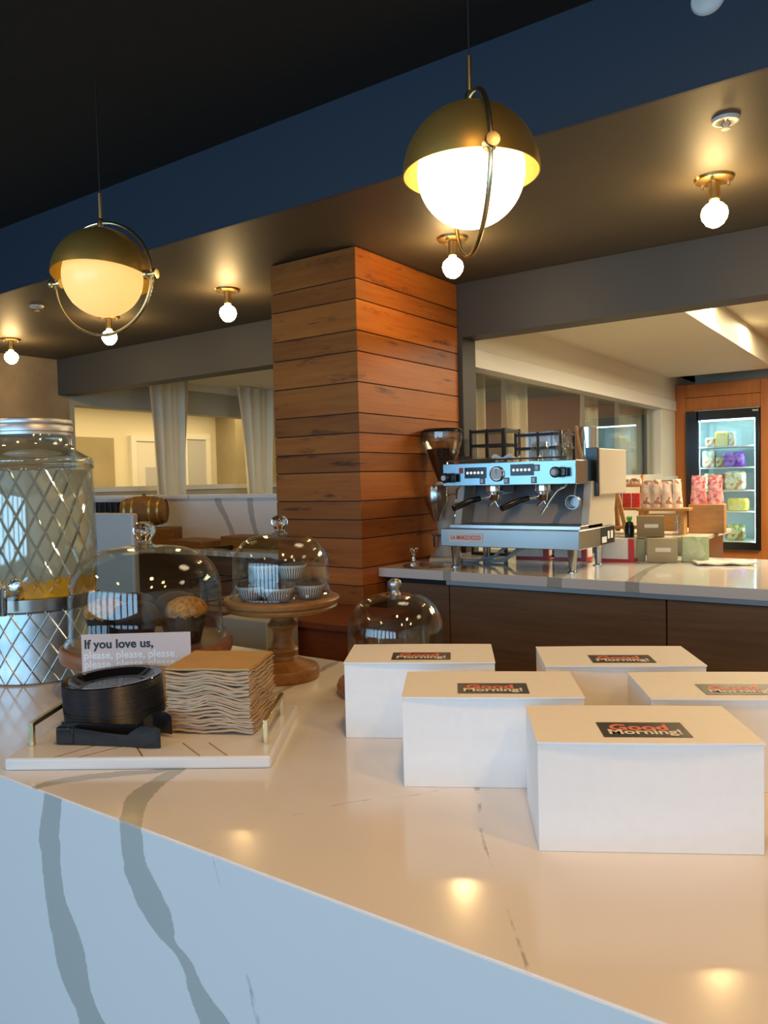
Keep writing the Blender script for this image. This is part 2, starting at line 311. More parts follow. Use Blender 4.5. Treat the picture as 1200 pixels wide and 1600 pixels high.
# ---------------------------------------------------------------- mesh helpers
class MB:
    def __init__(s): s.v = []; s.f = []; s.mi = []; s.cur = 0; s.att = []; s.a = 0.
    def add(s, vs, fs):
        k = len(s.v); s.v += [tuple(x) for x in vs]; s.f += [tuple(i + k for i in f) for f in fs]
        s.mi += [s.cur] * len(fs); s.att += [s.a] * len(fs); return s
    def box(s, x0, x1, y0, y1, z0, z1, rz=0, piv=None):
        vs = [(x, y, z) for z in (z0, z1) for y in (y0, y1) for x in (x0, x1)]
        if rz:
            px, py = piv or ((x0 + x1) / 2, (y0 + y1) / 2); c, n = math.cos(rz), math.sin(rz)
            vs = [(px + (x - px) * c - (y - py) * n, py + (x - px) * n + (y - py) * c, z) for x, y, z in vs]
        return s.add(vs, [(0, 2, 3, 1), (4, 5, 7, 6), (0, 1, 5, 4), (2, 6, 7, 3), (0, 4, 6, 2), (1, 3, 7, 5)])
    def obox(s, c, size, mat):
        """box of SIZE about C turned by the 3x3 MAT"""
        vs = [Vector(c) + mat @ Vector((x * size[0] / 2, y * size[1] / 2, z * size[2] / 2)) for z in (-1, 1) for y in (-1, 1) for x in (-1, 1)]
        return s.add(vs, [(0, 2, 3, 1), (4, 5, 7, 6), (0, 1, 5, 4), (2, 6, 7, 3), (0, 4, 6, 2), (1, 3, 7, 5)])
    def lathe(s, prof, c=(0, 0, 0), seg=48, mat=None, wob=None):
        """PROF: (r, z) from bottom to top on the outside; closed at r = 0"""
        rings = []; vs = []; fs = []
        for r, z in prof:
            if r < 1e-6: rings.append([len(vs)]); vs.append((0, 0, z))
            else:
                k = len(vs); rings.append(list(range(k, k + seg)))
                for i in range(seg):
                    a = 2 * PI * i / seg; rr = r * (wob(i, r, z) if wob else 1); vs.append((rr * math.cos(a), rr * math.sin(a), z))
        for A, B in zip(rings, rings[1:]):
            if len(A) == 1 and len(B) == 1: continue
            for i in range(seg):
                j = (i + 1) % seg
                if len(A) == 1: fs.append((A[0], B[j], B[i]))
                elif len(B) == 1: fs.append((A[i], A[j], B[0]))
                else: fs.append((A[i], A[j], B[j], B[i]))
        M3 = mat or Matrix.Identity(3); C = Vector(c)
        return s.add([C + M3 @ Vector(v) for v in vs], fs)
    def cyl(s, p, q, r0, r1=None, seg=24, cap=True):
        p, q = Vector(p), Vector(q); r1 = r0 if r1 is None else r1; d = q - p; L = d.length
        M3 = d.to_track_quat('Z', 'Y').to_matrix()
        pr = [(r0, 0), (r1, L)]
        if cap: pr = [(0, 0)] + pr + [(0, L)]
        return s.lathe(pr, p, seg, M3)
    def sphere(s, c, r, seg=32, n=16, sz=1.):
        return s.lathe([(r * math.sin(PI * i / n) if 0 < i < n else 0, -r * sz * math.cos(PI * i / n)) for i in range(n + 1)], c, seg)
    def tube(s, pts, r, seg=10, closed=False, flat=1.):
        pts = [Vector(p) for p in pts]; n = len(pts); vs = []; fs = []; up = None
        for i, p in enumerate(pts):
            a = pts[(i - 1) % n] if closed or i else p; b_ = pts[(i + 1) % n] if closed or i < n - 1 else p
            t_ = (b_ - a).normalized()
            if up is None: up = t_.orthogonal().normalized()
            up = (up - t_ * up.dot(t_)).normalized(); sd = t_.cross(up)
            rr = r[i] if isinstance(r, (list, tuple)) else r
            for k in range(seg):
                an = 2 * PI * k / seg; vs.append(p + (up * math.cos(an) + sd * math.sin(an) * flat) * rr)
        m_ = n if closed else n - 1
        for i in range(m_):
            j = (i + 1) % n
            for k in range(seg):
                l = (k + 1) % seg; fs.append((i * seg + k, i * seg + l, j * seg + l, j * seg + k))
        if not closed: fs.append(tuple(range(seg))[::-1]); fs.append(tuple((n - 1) * seg + k for k in range(seg)))
        return s.add(vs, fs)
    def prism(s, poly, z0, z1, M4=None):
        n = len(poly); vs = [Vector((x, y, z)) for z in (z0, z1) for x, y in poly]
        if M4: vs = [M4 @ v for v in vs]
        return s.add(vs, [tuple(range(n))[::-1], tuple(range(n, 2 * n))] + [(i, (i + 1) % n, n + (i + 1) % n, n + i) for i in range(n)])
    def sheet(s, fn, nu, nv, th=None):
        """grid fn(u, v) -> point, closed to a slab of thickness vector TH when given"""
        vs = [Vector(fn(i / nu, j / nv)) for j in range(nv + 1) for i in range(nu + 1)]; W = nu + 1
        fs = [(j * W + i, j * W + i + 1, (j + 1) * W + i + 1, (j + 1) * W + i) for j in range(nv) for i in range(nu)]
        if th is not None:
            th = Vector(th); k = len(vs); vs += [v - th for v in vs]
            fs += [tuple(x + k for x in f[::-1]) for f in fs]
            rim = [i for i in range(W)] + [j * W + nu for j in range(1, nv + 1)] + [nv * W + i for i in range(nu - 1, -1, -1)] + [j * W for j in range(nv - 1, 0, -1)]
            fs += [(rim[a], rim[a - 1], rim[a - 1] + k, rim[a] + k) for a in range(len(rim))]
        return s.add(vs, fs)
def mk(name, mb, mat, parent=None, bev=0, ang=35, loc=None, rot=None, seg=2):
    me = bpy.data.meshes.new(name); me.from_pydata(mb.v, [], mb.f)
    for q in (mat if isinstance(mat, (list, tuple)) else [mat]): me.materials.append(MATS[q])
    for p, i in zip(me.polygons, mb.mi): p.material_index = i; p.use_smooth = True
    if any(mb.att):
        at = me.attributes.new('plank', 'FLOAT', 'FACE')
        for i, v in enumerate(mb.att): at.data[i].value = v
    bm = bmesh.new(); bm.from_mesh(me); bmesh.ops.recalc_face_normals(bm, faces=bm.faces); bm.to_mesh(me); bm.free()
    me.set_sharp_from_angle(angle=R(ang))
    o = bpy.data.objects.new(name, me); COL.objects.link(o)
    if parent: o.parent = parent
    if loc is not None: o.location = loc
    if rot is not None: o.rotation_euler = rot
    if bev:
        bv = o.modifiers.new('bevel', 'BEVEL'); bv.width = bev; bv.segments = seg; bv.limit_method = 'ANGLE'; bv.angle_limit = R(40); bv.harden_normals = False
    return o
def struct(name, mb, mat, **k):
    o = mk(name, mb, mat, **k); o['kind'] = 'structure'; return o
def tag(o, label, cat, group=None):
    o['label'] = label; o['category'] = cat
    if group: o['group'] = group
    return o
def thing(name, label, cat, loc=(0, 0, 0), rz=0, group=None):
    o = bpy.data.objects.new(name, None); COL.objects.link(o); o.location = loc; o.rotation_euler = (0, 0, rz); o.empty_display_size = .05
    return tag(o, label, cat, group)
def dup(root, loc, rz=None, label=None, group=None, rot=None):
    def cp(o, par):
        c = o.copy(); COL.objects.link(c); c.parent = par
        for ch in list(o.children): cp(ch, c)
        return c
    r = cp(root, None); r.location = loc
    if rz is not None: r.rotation_euler = (0, 0, rz)
    if rot is not None: r.rotation_euler = rot
    if label: r['label'] = label
    if group: r['group'] = group
    return r
def text(name, body, size, mat, parent, M4, bold=0., ext=.0004, sx=1., spacing=1., align='LEFT'):
    cu = bpy.data.curves.new(name, 'FONT'); cu.body = body; cu.size = size; cu.extrude = ext; cu.offset = bold; cu.space_character = spacing; cu.align_x = align; cu.align_y = 'CENTER'
    cu.resolution_u = 3
    tmp = bpy.data.objects.new('tmp', cu); COL.objects.link(tmp); bpy.context.view_layer.update()
    me = bpy.data.meshes.new_from_object(tmp.evaluated_get(bpy.context.evaluated_depsgraph_get())); me.name = name
    bpy.data.objects.remove(tmp); bpy.data.curves.remove(cu)
    me.transform(M4 @ Matrix.Diagonal((sx, 1, 1, 1))); me.materials.clear(); me.materials.append(MATS[mat])
    o = bpy.data.objects.new(name, me); COL.objects.link(o); o.parent = parent
    return o
def face_M(loc, right, up):
    """matrix that lays XY text onto a plane with the given right and up directions"""
    r_, u_ = Vector(right).normalized(), Vector(up).normalized(); n = r_.cross(u_)
    m_ = Matrix((r_, u_, n)).transposed().to_4x4(); m_.translation = loc; return m_

# ---------------------------------------------------------------- the room shell
YB, ZS, ZC = 2.33, 2.415, 2.76         # beam front, soffit height, main ceiling height
struct('floor', MB().box(-9.2, 3.6, -4.2, 9.2, -.1, 0), 'floor_tile')
struct('ceiling', MB().box(-6.2, 3.6, -4.2, YB + .02, ZC, ZC + .12), 'ceiling_black')
struct('trim_beam', MB().box(-6.2, 3.6, YB, YB + .012, ZS - .0005, ZC), 'beam_navy')
struct('ceiling_soffit', MB().box(-6.2, 3.6, YB + .0125, 3.79, ZS, ZS + .1), 'soffit_paint')
HB = 2.122
struct('trim_header', MB().box(-6.0, 3.6, 3.80, 3.95, HB, ZS + .15), 'header_paint')
struct('trim_jamb', MB().box(-2.205, -2.132, 3.80, 3.95, 0, HB), 'header_paint', bev=.002)
struct('wall_concrete', MB().box(-6.2, -6.0, -4.2, 3.90, 0, ZC), 'concrete')
struct('wall_right', MB().box(3.5, 3.6, -4.2, 9.0, 0, ZC), 'cream_paint')
# shop front behind the viewer: wall with four tall window openings
mb = MB(); mb.box(-6.2, 3.6, -4.12, -4.0, 0, .35); mb.box(-6.2, 3.6, -4.12, -4.0, 2.66, ZC)
for a, b_ in [(-6.2, -5.46)] + [(-4.74 + i * .93, -4.53 + i * .93 + .02) for i in range(8)] + [(2.70, 3.6)]: mb.box(a, b_, -4.12, -3.99, .35, 2.66)
struct('wall_shopfront', mb, 'header_paint')
# pony wall under the left opening, clad in quartz, with a stone ledge
struct('wall_pony', MB().box(-6.0, -2.69, 3.80, 3.93, 0, 1.245), 'quartz_splash')
struct('trim_ledge', MB().box(-6.0, -2.69, 3.785, 3.96, 1.245, 1.272), 'quartz_plain', bev=.002)
# booth beyond the left opening
struct('ceiling_booth', MB().box(-6.2, -2.15, 3.95, 9.1, 2.34, 2.42), 'cream_paint')
mb = MB(); mb.box(-6.15, -6.0, 3.90, 9.1, 0, 1.33); mb.box(-6.15, -6.0, 3.90, 9.1, 2.045, 2.45); mb.box(-6.15, -6.0, 3.90, 3.945, 1.33, 2.045)
struct('wall_booth_left', mb, 'sage_paint')
mb = MB(); mb.box(-6.005, -5.985, 3.905, 9.0, 1.30, 1.345); struct('trim_sill', mb, 'white_paint')
struct('wall_booth_back', MB().box(-6.15, -2.30, 9.0, 9.1, 0, 2.4), 'sage_paint')
struct('trim_crown', MB().box(-5.995, -5.95, 3.95, 9.0, 2.27, 2.34), 'white_paint')
# lit side room beyond the booth's window band
struct('wall_side_room', MB().box(-8.6, -8.5, 3.2, 9.1, 0, 2.5), 'cream_paint')
struct('wall_side_near', MB().box(-8.6, -6.15, 3.2, 3.3, 0, 2.5), 'cream_paint')
struct('wall_side_far', MB().box(-8.6, -6.15, 9.0, 9.1, 0, 2.5), 'cream_paint')
struct('ceiling_side_room', MB().box(-8.6, -6.15, 3.2, 9.1, 2.42, 2.5), 'cream_paint')
for a, b_, zt in ((5.2, 6.10, 1.96), (9.0, 9.1, 2.4)):
    struct('wall_concrete_panel', MB().box(-8.5, -8.46, a, b_, 0, zt), 'concrete_lit')
struct('wall_concrete_pier', MB().box(-8.49, -8.1, 7.85, 8.95, 0, 2.41), 'concrete_lit')
d1 = struct('door_1', MB().box(-8.49, -8.45, 6.42, 6.95, 0, 1.93), 'door_white')
mk('window_pane', MB().box(-8.455, -8.44, 6.56, 6.82, 1.34, 1.60), 'marble_tag', d1, bev=.03)
mk('door_frame', MB().box(-8.499, -8.43, 6.34, 6.419, 0, 1.93).box(-8.499, -8.43, 6.951, 7.03, 0, 1.93).box(-8.499, -8.43, 6.34, 7.03, 1.931, 2.0), 'white_paint', d1)
d2_ = struct('door_2', MB().box(-8.49, -8.45, 7.26, 7.60, 0, 1.98), 'marble_tag')
mk('door_frame', MB().box(-8.499, -8.43, 7.18, 7.259, 0, 1.98).box(-8.499, -8.43, 7.601, 7.68, 0, 1.98).box(-8.499, -8.43, 7.18, 7.68, 1.981, 2.06), 'white_paint', d2_)
# wall with the long glass window, running away from the jamb
XG = -2.15
mb = MB(); mb.box(-2.30, XG, 3.952, 9.1, 0, 1.325); mb.box(-2.30, XG, 3.952, 9.1, 1.995, 2.40); mb.box(-2.30, XG, 7.74, 9.1, 1.325, 1.995)
struct('wall_glass_side', mb, 'cream_paint')
w1 = struct('window_1', MB().box(-2.235, -2.225, 3.953, 7.74, 1.325, 1.995), 'pane_glass')
mk('window_frame', MB().box(-2.25, -2.16, 3.953, 7.74, 1.325, 1.345).box(-2.25, -2.16, 3.953, 7.74, 1.975, 1.995).box(-2.25, -2.16, 7.72, 7.74, 1.345, 1.975), 'white_paint', w1)
struct('trim_lintel', MB().box(XG, -2.135, 3.952, 8.18, 1.975, 2.08), 'white_paint', bev=.004)
struct('trim_window_sill', MB().box(XG, -2.12, 3.952, 8.18, 1.285, 1.325), 'white_paint', bev=.003)
# far room ceiling: low part, step up, higher part
struct('ceiling_far', MB().box(-2.15, -1.20, 3.952, 7.92, 2.29, 2.55), 'cream_paint')
struct('ceiling_far_raised', MB().box(-1.20, 3.5, 3.952, 9.1, 2.50, 2.6), 'cream_paint')
struct('ceiling_recess', MB().box(-2.15, -1.20, 7.92, 9.1, 2.44, 2.55), 'header_paint')
struct('wall_far', MB().box(-2.15, 3.5, 9.0, 9.1, 0, 2.55), 'cream_paint')

# ---------------------------------------------------------------- front counter
ct = thing('front_counter', 'white quartz counter with grey veins and waterfall front in the foreground', 'counter')
mk('countertop', MB().box(-3.6, 2.4, .622, 1.485, .872, .90), 'quartz_top', ct, bev=.0012)
mk('front_panel', MB().box(-3.6, 2.4, .6205, .648, 0, .8985), 'quartz_front', ct, bev=.0008)
mk('cabinet_body', MB().box(-3.58, 2.38, .66, 1.44, 0, .87), 'walnut', ct)

# ---------------------------------------------------------------- wood clad column and its bench
CX0, CX1, CY0, CY1 = -2.684, -2.158, 2.87, 3.795
col = thing('wood_column', 'square column clad in orange brown horizontal wooden planks', 'column')
yy = [383, 432, 464, 513, 545.6, 593.7, 642.5, 673.6, 704.8, 735.4, 782, 812, 841.8, 889, 917.5, 950]
zz = [2.412 - (y - 383) / (950 - 383) * (2.412 - .76) for y in yy]
mb = MB()
for k, (a, b_) in enumerate(zip(zz, zz[1:])):
    mb.a = random.uniform(.05, 1); g_ = .0022
    mb.box(CX0, CX1, CY0, CY1, b_ + g_, a - g_)
mk('planks', mb, 'cladding_wood', col, bev=.0015, seg=1)
mb = MB(); mb.box(CX0 + .006, CX1 - .006, CY0 + .006, CY1 - .002, 0, 2.413)
mk('core', mb, 'black_matte', col)
bn = thing('wooden_bench', 'dark red brown wooden ledge around the foot of the column', 'bench')
mk('bench_top', MB().box(-3.0, -1.90, 2.44, 2.868, .735, .765), 'bench_wood', bn, bev=.003)
mk('bench_body', MB().box(-2.98, -1.92, 2.46, 2.866, 0, .735), 'bench_wood', bn)

# ---------------------------------------------------------------- ceiling fixtures
def ceiling_bulb(x, label, first=[None]):
    if first[0] is None:
        t_ = thing('ceiling_bulb', label, 'light', (x, 3.065, ZS), 0, 'bare bulbs on brass flanges')
        mk('flange', MB().lathe([(0, -.014), (.05, -.014), (.066, -.010), (.070, 0), (0, 0)]), 'brass', t_)
        for a in (0, 1, 2): mk('screw', MB().lathe([(0, -.026), (.006, -.026), (.007, -.013), (0, -.013)], (.052 * math.cos(a * 2.1 + .6), .052 * math.sin(a * 2.1 + .6), 0), 10), 'brass_bright', t_)
        mk('socket', MB().lathe([(0, -.082), (.017, -.082), (.020, -.078), (.020, -.016), (0, -.013)]), 'brass', t_)
        mk('bulb_glass', MB().lathe([(0, -.178), (.014, -.176), (.030, -.166), (.043, -.146), (.047, -.128), (.042, -.109), (.030, -.096), (.018, -.089), (.016, -.083), (0, -.083)]), 'bulb', t_)
        first[0] = t_; return t_
    return dup(first[0], (x, 3.065, ZS), label=label)
ceiling_bulb(-5.40, 'bare glowing bulb above the concrete wall, leftmost of the ceiling bulbs')
ceiling_bulb(-4.257, 'bare glowing ceiling bulb directly below the left pendant lamp')
ceiling_bulb(-3.19, 'bare glowing ceiling bulb just left of the wooden column')
ceiling_bulb(-1.76, 'bare glowing ceiling bulb beside the column top, below the right pendant')
ceiling_bulb(-.66, 'bare glowing ceiling bulb on the far right of the soffit')
def sprinkler(x, y, label):
    t_ = thing('sprinkler', label, 'sprinkler', (x, y, ZS), 0, 'ceiling sprinklers')
    mk('escutcheon', MB().lathe([(0, -.004), (.018, -.004), (.030, -.010), (.038, -.009), (.041, 0), (0, 0)]), 'white_plastic', t_)
    mk('frame', MB().tube([(-.004, 0, -.003), (-.014, 0, -.014), (-.004, 0, -.028)], .002, 6).tube([(.004, 0, -.003), (.014, 0, -.014), (.004, 0, -.028)], .002, 6), 'steel', t_)
    mk('deflector', MB().lathe([(0, -.031), (.013, -.031), (.013, -.028), (0, -.028)]), 'white_plastic', t_)
sprinkler(-.523, 2.585, 'white ceiling sprinkler above the far right bulb')
sprinkler(-4.317, 2.617, 'small white ceiling sprinkler left of the left pendant lamp')
tag(mk('wall_sprinkler', MB().lathe([(0, .012), (.020, .012), (.03, .006), (.042, .006), (.046, 0), (0, 0)], (0, 0, 0), 32, Matrix(((1, 0, 0), (0, 0, -1), (0, 1, 0)))), 'white_plastic', loc=(-.515, YB - .001, 2.648)),
    'round white fitting on the navy beam at the upper edge', 'sprinkler')

# ---------------------------------------------------------------- pendant lamps
def pendant(loc, az, tilt, globe, label, RR=.172):
    t_ = thing('pendant_lamp', label, 'lamp', loc, az, 'brass dome pendant lamps')
    Rt = Matrix.Rotation(tilt, 3, 'X')                    # tilt about the pivot axis, which is the local X axis
    n = 20
    outer = [(RR * math.sin(PI / 2 * i / n) if i else 0, RR * math.cos(PI / 2 * i / n)) for i in range(n + 1)]
    inner = [((RR - .003) * math.sin(PI / 2 * i / n) if i else 0, (RR - .003) * math.cos(PI / 2 * i / n)) for i in range(n, -1, -1)]
    mk('lamp_shade', MB().lathe(outer + inner, (0, 0, 0), 72, Rt), 'brass_dark', t_)
    mk('globe', MB().sphere(Rt @ Vector((0, 0, .006)), RR * .785, 64, 32), globe, t_)
    rr = RR * 1.12
    mk('ring', MB().tube([(rr * math.sin(a), 0, rr * math.cos(a)) for a in [2 * PI * k / 72 for k in range(72)]], .0062, 10, True, .8), 'brass_bright', t_)
    for s_ in (1, -1):
        k = mk('pivot_knob', MB().lathe([(0, 0), (.017, 0), (.017, .010), (.009, .012), (.009, .032), (.016, .034), (.018, .040), (.016, .046), (0, .047)], (s_ * (RR - .004), 0, .0), 20,
               Matrix(((0, 0, s_), (0, 1, 0), (-s_, 0, 0)))), 'brass_bright', t_)
    mk('collar', MB().lathe([(0, rr - .022), (.011, rr - .022), (.012, rr + .008), (.009, rr + .014), (0, rr + .014)], seg=20), 'brass_bright', t_)
    mk('stem', MB().cyl((0, 0, rr + .01), (0, 0, rr + .10), .0065, seg=16), 'brass_bright', t_)
    mk('cord', MB().cyl((0, 0, rr + .10), (0, 0, ZC - loc[2]), .0025, seg=8), 'black_matte', t_)
    return t_
pendant((-.956, 1.765, 2.103), R(-47.7), R(0), 'globe_bright', 'large bright pendant lamp with brass dome and ring above the counter middle')
pendant((-2.365, 1.684, 2.063), R(19.5), R(-8), 'globe_soft', 'dimmer pendant lamp with brass dome and ring, above the glass drink jar')
pendant((.42, 1.80, 2.148), R(-30), R(-5), 'globe_bright', 'brass pendant lamp beyond the right edge')

# ---------------------------------------------------------------- pastry boxes with stickers
HB_ = .130; BW, BD = .256, .146
def pastry_box(x, y, rz, label, bulge=.004):
    """x, y: the front left corner on the counter"""
    t_ = thing('pastry_box', label, 'box', (x, y, .9002), rz, 'white pastry boxes')
    def lid(u, v):
        return (u * BW, v * BD, HB_ + .0012 * math.sin(PI * u))
    body = MB(); body.box(0, BW, 0, BD, 0, HB_ - .002)
    mk('carton', body, 'box_card', t_, bev=.0008)
    mb = MB().sheet(lambda u, v: (u * (BW + .0016) - .0008, v * (BD + .001) - .0018 - (bulge * math.sin(PI * u) if v == 0 else 0), HB_ + .001 + .0006 * math.sin(PI * u)), 16, 6, (0, 0, .0022))
    mk('lid', mb, 'box_card', t_)
    sx0, sx1, sy0, sy1 = BW * .31, BW * .71, BD * .10, BD * .48
    st = mk('sticker', MB().sheet(lambda u, v: (sx0 + u * (sx1 - sx0), sy0 + v * (sy1 - sy0), HB_ + .0022), 2, 2, (0, 0, .0003)), 'sticker', t_, bev=0)
    up = (0, 1, 0); cx = (sx0 + sx1) / 2
    text('red_lettering', 'Good', .030, 'ink_red', st, face_M((cx - .004, sy0 + .034, HB_ + .0024), (1, 0, 0), up), bold=.0009, ext=.0001, align='CENTER')
    text('white_lettering', 'Morning!', .024, 'ink_cream', st, face_M((cx, sy0 + .017, HB_ + .0026), (1, 0, 0), up), bold=.0006, ext=.0001, align='CENTER')
    return t_
A30 = R(30.2)
for fx, fy, lab in ((-.397 * .954, .877 * .954, 'closed white pastry box nearest the viewer, in front of the four others'),
                    (-.651 * .954, .957 * .954, 'white pastry box directly behind and left of the front box'),
                    (-.865 * .954, 1.089 * .954, 'white pastry box in front of the empty glass dome, leftmost of the boxes'),
                    (-.546 * .954, 1.244 * .954, 'white pastry box at the back, nearest the dark drawer fronts'),
                    (-.335 * .954, 1.135 * .954, 'white pastry box cut by the right edge, behind the front box')):
    pastry_box(fx, fy, A30, lab)

# ---------------------------------------------------------------- marble tray with plates, tongs, napkins, card
TC, TA = (-1.085, .868), R(33.2)
tr_ = thing('serving_tray', 'white marble serving board with brass lines and two brass handles', 'tray', (*TC, .9002), TA)
mk('slab', MB().box(-.213, .207, -.14, .14, 0, .0195), 'marble', tr_, bev=.004)
mb = MB()
for x0, x1 in ((-.135, -.085), (-.095, -.03), (.005, -.03), (.095, .050), (.138, .093)):   # inlaid chevron lines by the front edge
    p, q = Vector((x0, -.136, .0195)), Vector((x1, -.075, .0195)); d = (q - p); L = d.length
    an = math.atan2(d.y, d.x); c = (p + q) / 2
    mb.obox(c, (L, .0022, .0006), Matrix.Rotation(an, 3, 'Z'))
mk('inlay', mb, 'brass_dark', tr_)
for s_ in (-1, 1):
    x = -.198 if s_ < 0 else .188
    mb = MB(); mb.box(x - .004, x + .004, -.082, -.074, .019, .052); mb.box(x - .004, x + .004, .074, .082, .019, .052); mb.box(x - .004, x + .004, -.082, .082, .050, .058)
    mk('handle', mb, 'brass_bright', tr_, bev=.001)
# plates
n_pl = 27; px_, py_ = -1.202, .850
zt = .9197
plate = None
for k in range(n_pl):
    z = zt + k * .00235; tx = R(-.5 * k / n_pl * 4); off = random.uniform(-.0005, .0005)
    if plate is None:
        prof = [(0, 0), (.058, 0), (.064, .002), (.074, .0135), (.0845, .0150), (.0858, .0140), (.0865, .0150), (.0855, .0165), (.074, .0155), (.063, .0040), (.057, .0018), (0, .0016)]
        plate = mk('black_plate', MB().lathe(prof, seg=56), 'plate_black', loc=(px_, py_, z))
        tag(plate, 'thin black plate in the stack on the marble tray, below the top one', 'plate', 'black plates in the stack')
        o = plate
    else:
        o = dup(plate, (px_ + off - .0002 * k, py_ + off, z + .0001 * k), rot=Matrix.Rotation(R(-2.6 * k / n_pl), 3, Vector((-.577, .816, 0))).to_euler())
    if k == n_pl - 1:
        o.data = o.data.copy(); o.data.materials[0] = MATS['plate_gloss']; o['label'] = 'glossy black plate on top of the plate stack'
# tongs
tg = thing('serving_tongs', 'black plastic tongs lying on the tray in front of the plates', 'tongs', (-1.087, .772, .9202), R(29))
def arm(bend, zlift):
    mb = MB(); n = 14
    for side in range(1):
        def f(u, v):
            x = -.098 + u * .175
            h = .029 if u < .12 else .029 - .009 * math.sin(min(1, (u - .12) / .6) * PI / 2)
            if u > .68: h = .020 + .017 * math.sin((u - .68) / .32 * PI * .80)
            y = bend * (u ** 1.1) * .030 + bend * .004 + (bend * .010 * math.sin((u - .72) / .28 * PI) if u > .72 else 0)
            return (x, y, zlift + v * h)
        mb.sheet(f, 28, 4, (0, .004, 0))
    return mb
mk('tong_arm', arm(-.35, 0), 'black_plastic', tg, bev=.0008)
mk('tong_arm', arm(1.1, .006), 'black_plastic', tg, bev=.0008)
mk('hinge', MB().box(-.104, -.072, -.008, .010, 0, .0295), 'black_plastic', tg, bev=.003)
# napkins
NA = R(27); nx, ny = -1.062, .852
napx = thing('napkin_stack_root', '', '') ; bpy.data.objects.remove(napx)
ph = random.random() * 6; n_np = 21
def nap_fn(k, wob, th):
    amp = .0046 * (1 - .35 * abs(k / n_np - .5)); dx = random.uniform(-.002, .002); dy = random.uniform(-.002, .002); sk = R(random.uniform(-.9, .9)); fl = .004 * max(0, (4 - k)) / 4
    def f(u, v):
        x = (u - .5) * .146 + dx + (.004 if k < 5 else 0); y = v * .140 + dy
        z = (.009 * math.sin(PI * min(1, k / n_np * 1.1)) * (max(0, 1 - abs(u - .48) / .36) ** 1.2 - .35) * (1 - .6 * v) + .5 * amp * math.sin(u * 11 + k * .12)) + .4 * amp * math.cos(v * 9 + k * .3) * u + .0022 * noise.noise((u * 7, v * 5, k * .9)) + .0012 * math.sin(v * 21 + k)
        if k == n_np - 1: z = z * .3 + .0015
        c, s_ = math.cos(sk), math.sin(sk)
        return (x * c - y * s_, x * s_ + y * c, z + wob)
    return f
for k in range(n_np):
    zt2 = .9197 + .0065 + k * .0052
    mb = MB().sheet(nap_fn(k, 0, 0), 34, 12, (0, 0, .0021)); 
    f2 = nap_fn(k, 0, 0); mb.sheet(lambda u, v: Vector(f2(u, v)) + Vector((0, .0008, -.0024)), 34, 12, (0, 0, .0018))
    o = mk('paper_napkin', mb, 'napkin_top' if k == n_np - 1 else 'napkin', loc=(nx + .073 * math.cos(NA), ny + .073 * math.sin(NA), zt2), rot=(0, 0, NA))
    tag(o, 'flat brown paper napkin on top of the napkin stack' if k == n_np - 1 else 'folded brown paper napkin in the stack on the tray, below the top one', 'napkin', 'brown napkins in the stack')
# card
CA = R(37)
cd = thing('paper_card', 'pale pink card reading If you love us, standing behind the black plates', 'card', (-1.252, .936, .9200), CA)
mk('card_sheet', MB().box(-.104, .104, 0, .0008, 0, .139), 'card_pink', cd)
fr = lambda x, z: face_M((x, -.0004, z), (1, 0, 0), (0, 0, 1))
text('headline', 'If you love us,', .0235, 'ink_dark', cd, fr(-.099, .119), bold=.0006, ext=.0002)
for k, body in enumerate(('please, please, please,', 'please, please, please,', 'please, please tip us')):
    if k < 2: text('white_lettering', body, .0205, 'ink_white', cd, fr(-.100, .098 - .0175 * k), bold=.0005, ext=.0002)
mk('card_holder', MB().box(-.03, .03, -.006, .008, 0, .012), 'black_plastic', cd)

# ---------------------------------------------------------------- glass domes on wooden stands
def dome_prof(r, h, flange=True):
    o = []
    if flange: o += [(r * 1.0, 0), (r * 1.055, .002), (r * 1.065, .007), (r * 1.045, .013), (r * 1.0, .020)]
    else: o += [(r, 0)]
    hs = h * .52
    o += [(r, hs * .6), (r, hs)]
    n = 12
    for i in range(1, n + 1):
        a = PI / 2 * i / n; o.append((r * (.10 + .90 * math.cos(a) ** .72) if i < n else .012, hs + (h - hs) * math.sin(a)))
    return o
def dome(loc, r, h, kr, label, name='glass_dome', group='glass cloches', knob='glass_solid'):
    t_ = thing(name, label, 'cloche', loc, 0, group)
    pr = dome_prof(r, h); inn = [(max(.0, a - .0035), z - (.003 if z > h * .5 else 0)) for a, z in pr[::-1] if z > .015] + [(r - .0035, .0)]
    mk('glass_bell', MB().lathe(pr + inn[:1] + inn, seg=80), 'dome_glass', t_, ang=60)
    kp = [(0, h - .003), (kr * .95, h - .002), (kr * .62, h + kr * .35), (kr * .66, h + kr * .6), (kr * .98, h + kr * 1.1), (kr * 1.05, h + kr * 1.5), (kr * .92, h + kr * 1.95), (kr * .55, h + kr * 2.25), (0, h + kr * 2.32)]
    mk('knob', MB().lathe(kp, seg=32, wob=lambda i, a, z: 1 + .03 * math.cos(i * PI / 2)), knob, t_, ang=60)
    return t_
